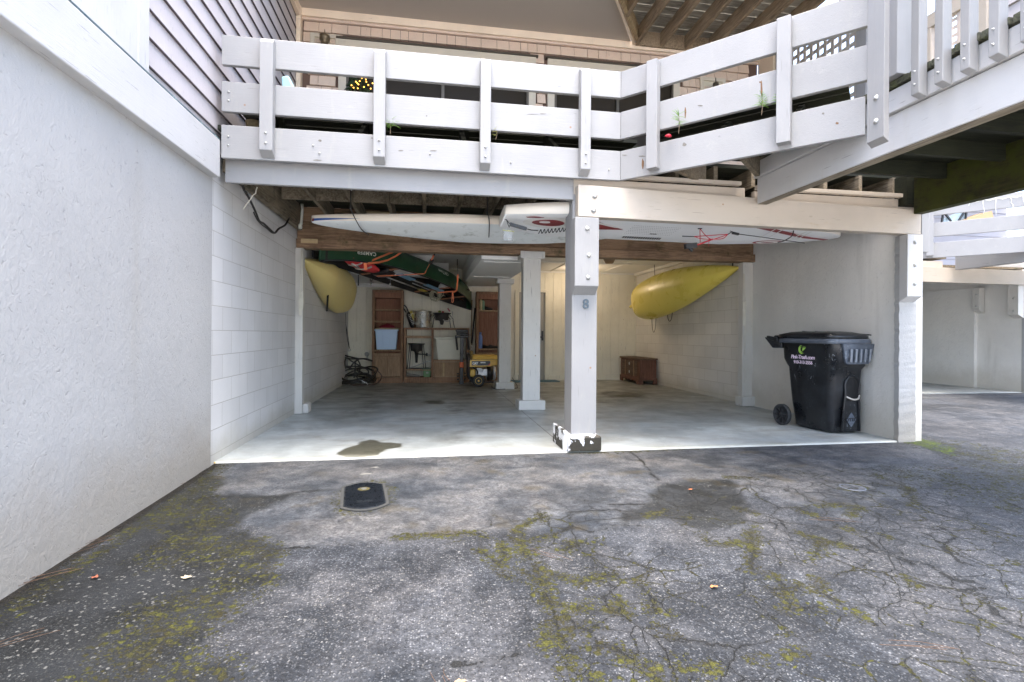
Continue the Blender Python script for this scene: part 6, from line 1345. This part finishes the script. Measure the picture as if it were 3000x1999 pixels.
# front grip pocket with ribs
pk = MB().slab([bp(.0, -.150, .985), bp(.425, -.150, .985), bp(.40, -.128, .80), bp(.375, -.125, .765), bp(.085, -.125, .765), bp(.055, -.13, .80), bp(.02, -.145, .93)], tuple(dv*.05)).build('front_pocket', M_bing, bin_, bevel=.006)
for k in range(5): MB().bar(bp(.105+.062*k, -.150, .79), bp(.10+.065*k, -.160, .93), .022, .02).build('rib', plain('worn_rib', (.20, .22, .25), .45, .4, 30), pk, bevel=.004)
# recess with bar
aw = []
for i in range(9): a = PI*i/8; aw.append((.235+.085*math.cos(a), .535+.085*math.sin(a)))
rec = [bp(x, -.043-.0*z, z) for x, z in [(.32, .36)]+aw+[(.15, .36)]]
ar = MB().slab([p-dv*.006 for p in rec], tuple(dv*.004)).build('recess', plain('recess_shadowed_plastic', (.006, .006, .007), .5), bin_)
ring = [bp(x, -.048, z) for x, z in [(.335, .03), (.330, .30), (.325, .45)]+[(.235+.098*math.cos(PI*i/10), .535+.098*math.sin(PI*i/10)) for i in range(11)]+[(.145, .45), (.125, .30), (.10, .03)]]
MB().tube(ring, .013, 8).build('recess_edge', M_bin, bin_)
MB().slab([bp(x, -.032, z) for x, z in ((.115, .03), (.325, .03), (.315, .36), (.145, .36))], tuple(dv*-.012)).build('lower_panel', M_bin, bin_, bevel=.003)
MB().tube(smooth_path([bp(.15, -.055, .41), bp(.20, -.075, .385), bp(.245, -.08, .38), bp(.29, -.075, .39), bp(.325, -.055, .42)]), .0095, 8).build('lift_bar', plain('bare_metal_bar', (.62, .58, .52), .35, .2, 20, metal=.3), bin_)
dm = MB().slab([bp(x, -.046, z) for x, z in ((.16, .155), (.225, .235), (.29, .155), (.225, .075))], tuple(dv*-.005)).build('diamond_emblem', M_bing, bin_)
text('embossed_letters', 'OTTO', M_bin, dm, bp(.225, -.053, .155), wv, (0, 0, 1), .052, .003, bold=.001)
# side lettering
sl = -dv; so = -wv
M_pk = plain('pink_white_print', (.80, .66, .78), .5); M_gr = plain('lime_print', (.35, .60, .10), .5)
text('lettering', 'Pink-Trash.com', M_pk, bin_, bp(-.0985, .29, .825), -dv, (0, 0, 1), .060, .002, bold=.0012, spacing=.9, shear=.2)
text('lettering', '910-313-2556', M_pk, bin_, bp(-.092, .29, .765), -dv, (0, 0, 1), .052, .002, bold=.001, spacing=.92)
lf = lambda y, z: bp(-.0995, .29-y, z)
lg = MB()
for k, (a0, a1, r0) in enumerate(((1.7, 5.2, .045), (1.9, 5.0, .030))):
    n_ = 10; pts = [(r0*math.cos(a0+(a1-a0)*i/n_), r0*math.sin(a0+(a1-a0)*i/n_)) for i in range(n_+1)]
    for i in range(n_):
        w_ = .011*math.sin(PI*(i+.5)/n_)+.002; (xa, za), (xb, zb) = pts[i], pts[i+1]
        lg.slab([lf(xa, .915+za), lf(xb, .915+zb), lf(xb*(1+w_/r0), .915+zb*(1+w_/r0)), lf(xa*(1+w_/r0), .915+za*(1+w_/r0))], tuple(wv*-.002))
for i in range(3): lg.slab([lf(.0+.012*i, .90+.01*i), lf(.014+.012*i, .90+.01*i), lf(.010+.018*i, .955-.006*i)], tuple(wv*-.002))
lg.build('leaf_logo', M_gr, bin_)
wz = .125
for xx in (-.09, .44):
    w_ = MB().lathe(bp(xx+.03, .60, wz), [(.03, 0), (wz*.8, 0), (wz, .008), (wz, .05), (wz*.94, .056), (wz*.80, .050), (wz*.76, .040), (.03, .040), (.028, .05)], 30, tuple(-wv)).build('wheel', M_tyre, bin_)
    for k in range(8):
        a = 2*PI*k/8; MB().bar(bp(xx-.014, .60+.035*math.cos(a), wz+.035*math.sin(a)), bp(xx-.014, .60+.095*math.cos(a), wz+.095*math.sin(a)), .012, .02, tuple(wv)).build('spoke', M_blk, w_)
MB().tube([bp(-.06, .60, wz), bp(.41, .60, wz)], .012, 8).build('axle', M_steel, bin_)

# ================================================================= small things on the ground
mhp = [(-.115, -.30), (.115, -.30)]
gzv = lambda x, y: -.014-.011*max(0, min(6, 4.55-y))
mc = at(1067, 1452, Z=-.02); mh = thing('water_meter_cover', 'ribbed cast-iron meter cover set flush in the asphalt', 'meter cover', (mc.x, mc.y, gzv(mc.x, mc.y)+.008))
def capsule(w, h, rr, n=10):   # straight sides, bulging ends, as in the photo
    P = []
    for i in range(n+1): f = -1+2*i/n; P.append((w*f, -h-rr*(1-f*f)))
    for i in range(n+1): f = 1-2*i/n; P.append((w*f, h+rr*(1-f*f)))
    return [(x*math.cos(R(8))-y*math.sin(R(8)), x*math.sin(R(8))+y*math.cos(R(8))) for x, y in P]
zt_ = mh.location.z; mrot = R(8)
MB().prism([(mc.x+x, mc.y+y) for x, y in capsule(.150, .225, .09)], zt_-.05, zt_+.001).build('frame', plain('concrete_collar', (.032, .033, .031), .9, .2, 15), mh)
M_ci = plain('wet_cast_iron', (.014, .017, .021), .30, .3, 20, metal=.3)
MB().prism([(mc.x+x, mc.y+y) for x, y in capsule(.130, .205, .08)], zt_-.03, zt_+.005).build('lid', M_ci, mh, bevel=.003)
mb = MB()
for i in range(-9, 10):
    for j in range(-19, 20):
        x, y = .013*i+(.0065 if j % 2 else 0), .0145*j
        if abs(x) < .118 and abs(y) < .195+.07*(1-(x/.13)**2) and not (math.hypot(x+.0, y-.12) < .045) and not (abs(x) < .05 and -.17 < y < -.13): (lambda a, b: mb.bar((mc.x+a-.0045, mc.y+b-.003, zt_+.0065), (mc.x+a+.0045, mc.y+b+.003, zt_+.0065), .004, .004))(x*math.cos(mrot)-y*math.sin(mrot), x*math.sin(mrot)+y*math.cos(mrot))
mb.build('tread', M_ci, mh)
MB().lathe((mc.x-.017, mc.y+.12, zt_+.005), [(.042, 0), (.042, .002), (.02, .0025)], 20).build('mossy_ring', plain('ring_moss', (.06, .05, .012), .9, .4, 60), mh)
MB().lathe((mc.x-.017, mc.y+.12, zt_+.007), [(.022, 0), (.02, .003), (.01, .004)], 20).build('plug', plain('pale_plug', (.09, .09, .08), .5), mh)
cc = at(2497, 1427, Z=-.02); cz = gzv(cc.x, cc.y)
dr = thing('drain_cap', 'round grey drain cap ringed with bright moss in the asphalt', 'drain cap', (cc.x, cc.y, cz))
MB().lathe((cc.x, cc.y, cz-.03), [(.085, 0), (.085, .036), (.074, .038), (.072, .034), (.01, .034)], 30).build('cap', plain('grey_plastic_cap', (.09, .10, .12), .5, .2, 20), dr)
# pine needles and leaves
M_ndl = plain('dry_pine_needle', (.10, .055, .03), .7, .2, 20); M_leaf = plain('dry_leaf', (.36, .20, .06), .8, .2, 20)
def needles(px, py, dx, dy, n, L, label, seed):
    rs = random.Random(seed); c = at(px, py, Z=-.03); z = gzv(c.x, c.y)+.006; mb = MB(); a0 = math.atan2(dy, dx)
    for k in range(max(3, n//2)):
        a = a0+rs.uniform(-.12, .12); p = Vector((c.x+rs.uniform(-.06, .06), c.y+rs.uniform(-.03, .03), z+rs.uniform(0, .004))); l = L*rs.uniform(.45, .9)
        q = [p-Vector((math.cos(a), math.sin(a), 0))*l/2, p+Vector((-math.sin(a), math.cos(a), 0))*rs.uniform(-.012, .012)+Vector((0, 0, .003)), p+Vector((math.cos(a), math.sin(a), 0))*l/2]
        mb.tube(smooth_path(q, 3), .0009, 4)
    tag(mb.build('pine_needles', M_ndl, origin=(c.x, c.y, z)), label, 'pine needles', 'fallen pine needles on the driveway')
for i, a in enumerate(((2690, 1887, .95, -.35, 7, .26, 'rust-brown clump of pine needles near the lower right of the driveway'), (2435, 1525, .9, -.3, 4, .30, 'thin pine needles lying among mossy cracks right of the dark patch'), (1600, 1625, .5, -.6, 5, .20, 'pine needles beside the long mossy crack'),
                       (40, 1870, .6, .5, 6, .22, 'pine needles lying near the lower left corner of the driveway'), (215, 1620, .5, .55, 5, .18, 'pine needles by the wall foot, halfway along the stucco'), (90, 1700, .75, .65, 14, .30, 'dense row of pine needles packed along the nearest wall foot'), (270, 1595, .6, .7, 8, .25, 'curved pine needles at the wall foot beyond the dense row'),
                       (2770, 1375, .9, .2, 4, .2, 'pale needles in the mossy area past the end wall'), (505, 1425, .5, .8, 5, .2, 'pine needles beside the mossy corner below the block wall'), (1315, 1975, .2, -.9, 3, .12, 'short needles at the bottom middle of the driveway'))): needles(*a, seed=i)
rs = random.Random(77)
for i, (px, py, s, col, lab) in enumerate(((545, 1692, .022, (.42, .36, .24), 'pale curled leaf on the mossy asphalt'), (278, 1692, .016, (.36, .10, .05), 'small red leaf on the dark asphalt near the stucco wall'), (2093, 1717, .018, (.40, .16, .06), 'small orange leaf on the pale worn asphalt'), (625, 1365, .02, (.50, .33, .03), 'yellow leaf at the corner of the slab'), (1350, 1990, .02, (.36, .24, .12), 'brown leaf at the bottom edge of the driveway'), (2022, 1440, .016, (.45, .14, .05), 'orange leaf in the dark patch of asphalt'))):
    c = at(px, py, Z=-.03); z = gzv(c.x, c.y)+.008; mb = MB(); n_ = 9; ring = [Vector((c.x+s*math.cos(2*PI*k/n_)*rs.uniform(.5, 1.2), c.y+s*.7*math.sin(2*PI*k/n_)*rs.uniform(.6, 1.1), z+rs.uniform(-.002, .006))) for k in range(n_)]
    mb.add([Vector((c.x, c.y, z))]+ring, [(0, 1+k, 1+(k+1) % n_) for k in range(n_)]); tag(mb.build('fallen_leaf', plain('leaf', col, .8), origin=(c.x, c.y, z), solid=.0008), lab, 'leaf', 'fallen leaves on the driveway')
# white paint flakes / plaster crumbs on asphalt next to the meter cover
for px, py, s, lab in ((1071, 1391, .05, 'pale plaster smear on the asphalt, nearer the meter cover'), (1098, 1372, .035, 'pale plaster smear on the asphalt, nearer the slab')):
    c = at(px, py, Z=-.02); z = gzv(c.x, c.y)+.003; r_ = random.Random(px); ring = [(c.x+s*math.cos(2*PI*k/14)*r_.uniform(.6, 1.1), c.y+s*.35*math.sin(2*PI*k/14)*r_.uniform(.5, 1.2)) for k in range(14)]
    tag(MB().prism(ring, z-.002, z+.003).build('plaster_smear', plain('plaster', (.20, .195, .17), .9), origin=(c.x, c.y, z)), lab, 'plaster')

# ================================================================= small things on the balcony
M_sg = plain('seedling_green', (.13, .27, .03), .6, .3, 30); M_st = plain('seedling_stem', (.22, .16, .10), .8)
def seedling(px, py, X=None, Y=None, h=.12, n=16, label='', seed=1, spread=.07, m=M_sg):
    p = at(px, py, X=X, Y=Y); rs = random.Random(seed); t = thing('pine_seedling', label, 'seedling', S(p), 'pine seedlings sprouting behind the balcony boards')
    top = p+Vector((rs.uniform(-.01, .01), -.01, h)); MB().tube(smooth_path([p, p.lerp(top, .5)+Vector((.006, 0, 0)), top]), .0022, 5).build('stem', M_st, t); mb = MB()
    for k in range(n):
        f = rs.uniform(.45, 1); b = p.lerp(top, f); a = rs.uniform(0, 2*PI); e = rs.uniform(-.2, .9); l = spread*rs.uniform(.6, 1.1); d = Vector((math.cos(a)*math.cos(e), math.sin(a)*.5*math.cos(e), math.sin(e)))
        mb.tube([b, b+d*l*.6, b+d*l-Vector((0, 0, l*.15))], [.0016, .0014, .0006], 4)
    mb.build('needles', m, t)
seedling(1143, 394, Y=4.46, h=.11, n=26, label='bright green pine seedling behind the lower gap right of the second baluster', seed=1, spread=.10)
seedling(1452, 410, Y=4.46, h=.09, n=12, label='pale yellow-green seedling left of the third baluster gap', seed=2, spread=.06, m=plain('pale_seedling', (.35, .34, .10), .7))
_an = lambda x, y, z: at(x, y, Z=z)
for px, py, h, n, lab, sd_ in ((1988, 392, .16, 26, 'tall thin seedling with roots just right of the bend baluster', 3), (2231, 338, .15, 32, 'bright seedling with rusty streak above, in the middle of the angled railing', 4), (2278, 326, .10, 24, 'small feathery seedling right of the bright one on the angled railing', 5)):
    q = _an(px, py, 2.745); t_ = q+Vector((.02, .02, 0)); seedling(px, py, Y=t_.y, h=h, n=n, label=lab, seed=sd_, spread=.08)
q = _an(1962, 400, 2.745); tag(MB().loft([[Vector((q.x, q.y+.02, q.z))+Vector((.03*r*math.cos(a)*(1+.2*math.sin(3*a)), .02*r*math.sin(a), z)) for a in [2*PI*k/10 for k in range(10)]] for r, z in ((.3, 0), (1, .008), (.9, .018), (.3, .026))]).build('red_blossom', plain('crimson', (.45, .01, .03), .6), origin=S(q)), 'small crimson blossom lying on the angled railing board', 'blossom')
cu_ = thing('blue_cushion', 'pale turquoise cushion propped up behind the railing at the left', 'cushion', S(at(845, 235, Y=5.4)))
MB().loft([[at(640+x/3.565, 180+y/3.565, Y=5.2)+Vector((0, dy, 0)) for x, y, dy in ((655, 165, 0), (665, 150, 0), (715, 142, 0), (735, 150, 0), (800, 300, 0), (680, 300, 0), (662, 260, 0))], [at(640+x/3.565, 180+y/3.565, Y=5.2)+Vector((0, .14, 0)) for x, y in ((655, 165), (665, 150), (715, 142), (735, 150), (800, 300), (680, 300), (662, 260))]], smooth=False).build('pad', plain('turquoise_fabric', (.36, .62, .66), .8), cu_, bevel=.02)
bs = thing('wicker_basket', 'small tan basket behind the lower gap at the far left of the railing', 'basket', S(at(740, 372, Y=4.9)))
MB().lathe(at(745, 375, Y=4.95), [(.05, -.05), (.065, .0), (.075, .05), (.07, .052), (.05, .0)], 18).build('weave', plain('wicker', (.38, .30, .17), .8, .4, 90, bump=.8), bs)
# christmas tree behind the left window
ct = thing('christmas_tree', 'dark christmas tree with warm fairy lights behind the left balcony window', 'christmas tree', S(at(1040, 250, Y=6.9)))
M_ct = plain('dark_fir', (.015, .035, .012), .8); M_fl = plain('fairy_light', (1, .42, .06), .4, emit=1.2)
rs = random.Random(5); mb = MB(); base = at(1052, 268, Y=7.0); mbl = MB()
for k in range(520):
    z = rs.uniform(-.55, .42); r = (.46-z)*.42; a = rs.uniform(0, 2*PI); b = Vector((base.x, 7.0, base.z+z)); d = Vector((math.cos(a), -abs(math.sin(a))*.12, -.35)).normalized(); p0_ = b+d*r*rs.uniform(.3, .7); p1_ = p0_+d*rs.uniform(.04, .10)
    p0_.y = max(6.94, min(p0_.y, 7.03)); p1_.y = max(6.93, min(p1_.y, 7.03)); mb.tube([p0_, p1_], [.012, .003], 4)
mb.build('branches', M_ct, ct)
for x, y in ((1498, 175), (1540, 190), (1545, 215), (1475, 207), (1436, 213), (1450, 228), (1462, 241), (1565, 247), (1411, 276), (1455, 282), (1590, 285), (1520, 268), (1390, 250), (1610, 230)):
    p = at(640+x/3.565, 180+y/3.565, Y=6.92); mbl.lathe(p, [(.002, -.008), (.008, -.003), (.008, .003), (.002, .008)], 8)
mbl.build('fairy_lights', M_fl, ct)
# ---------------------------------------------------------------- unique child check: drop the helper key
for o in bpy.data.objects:
    if '_o' in o: del o['_o']
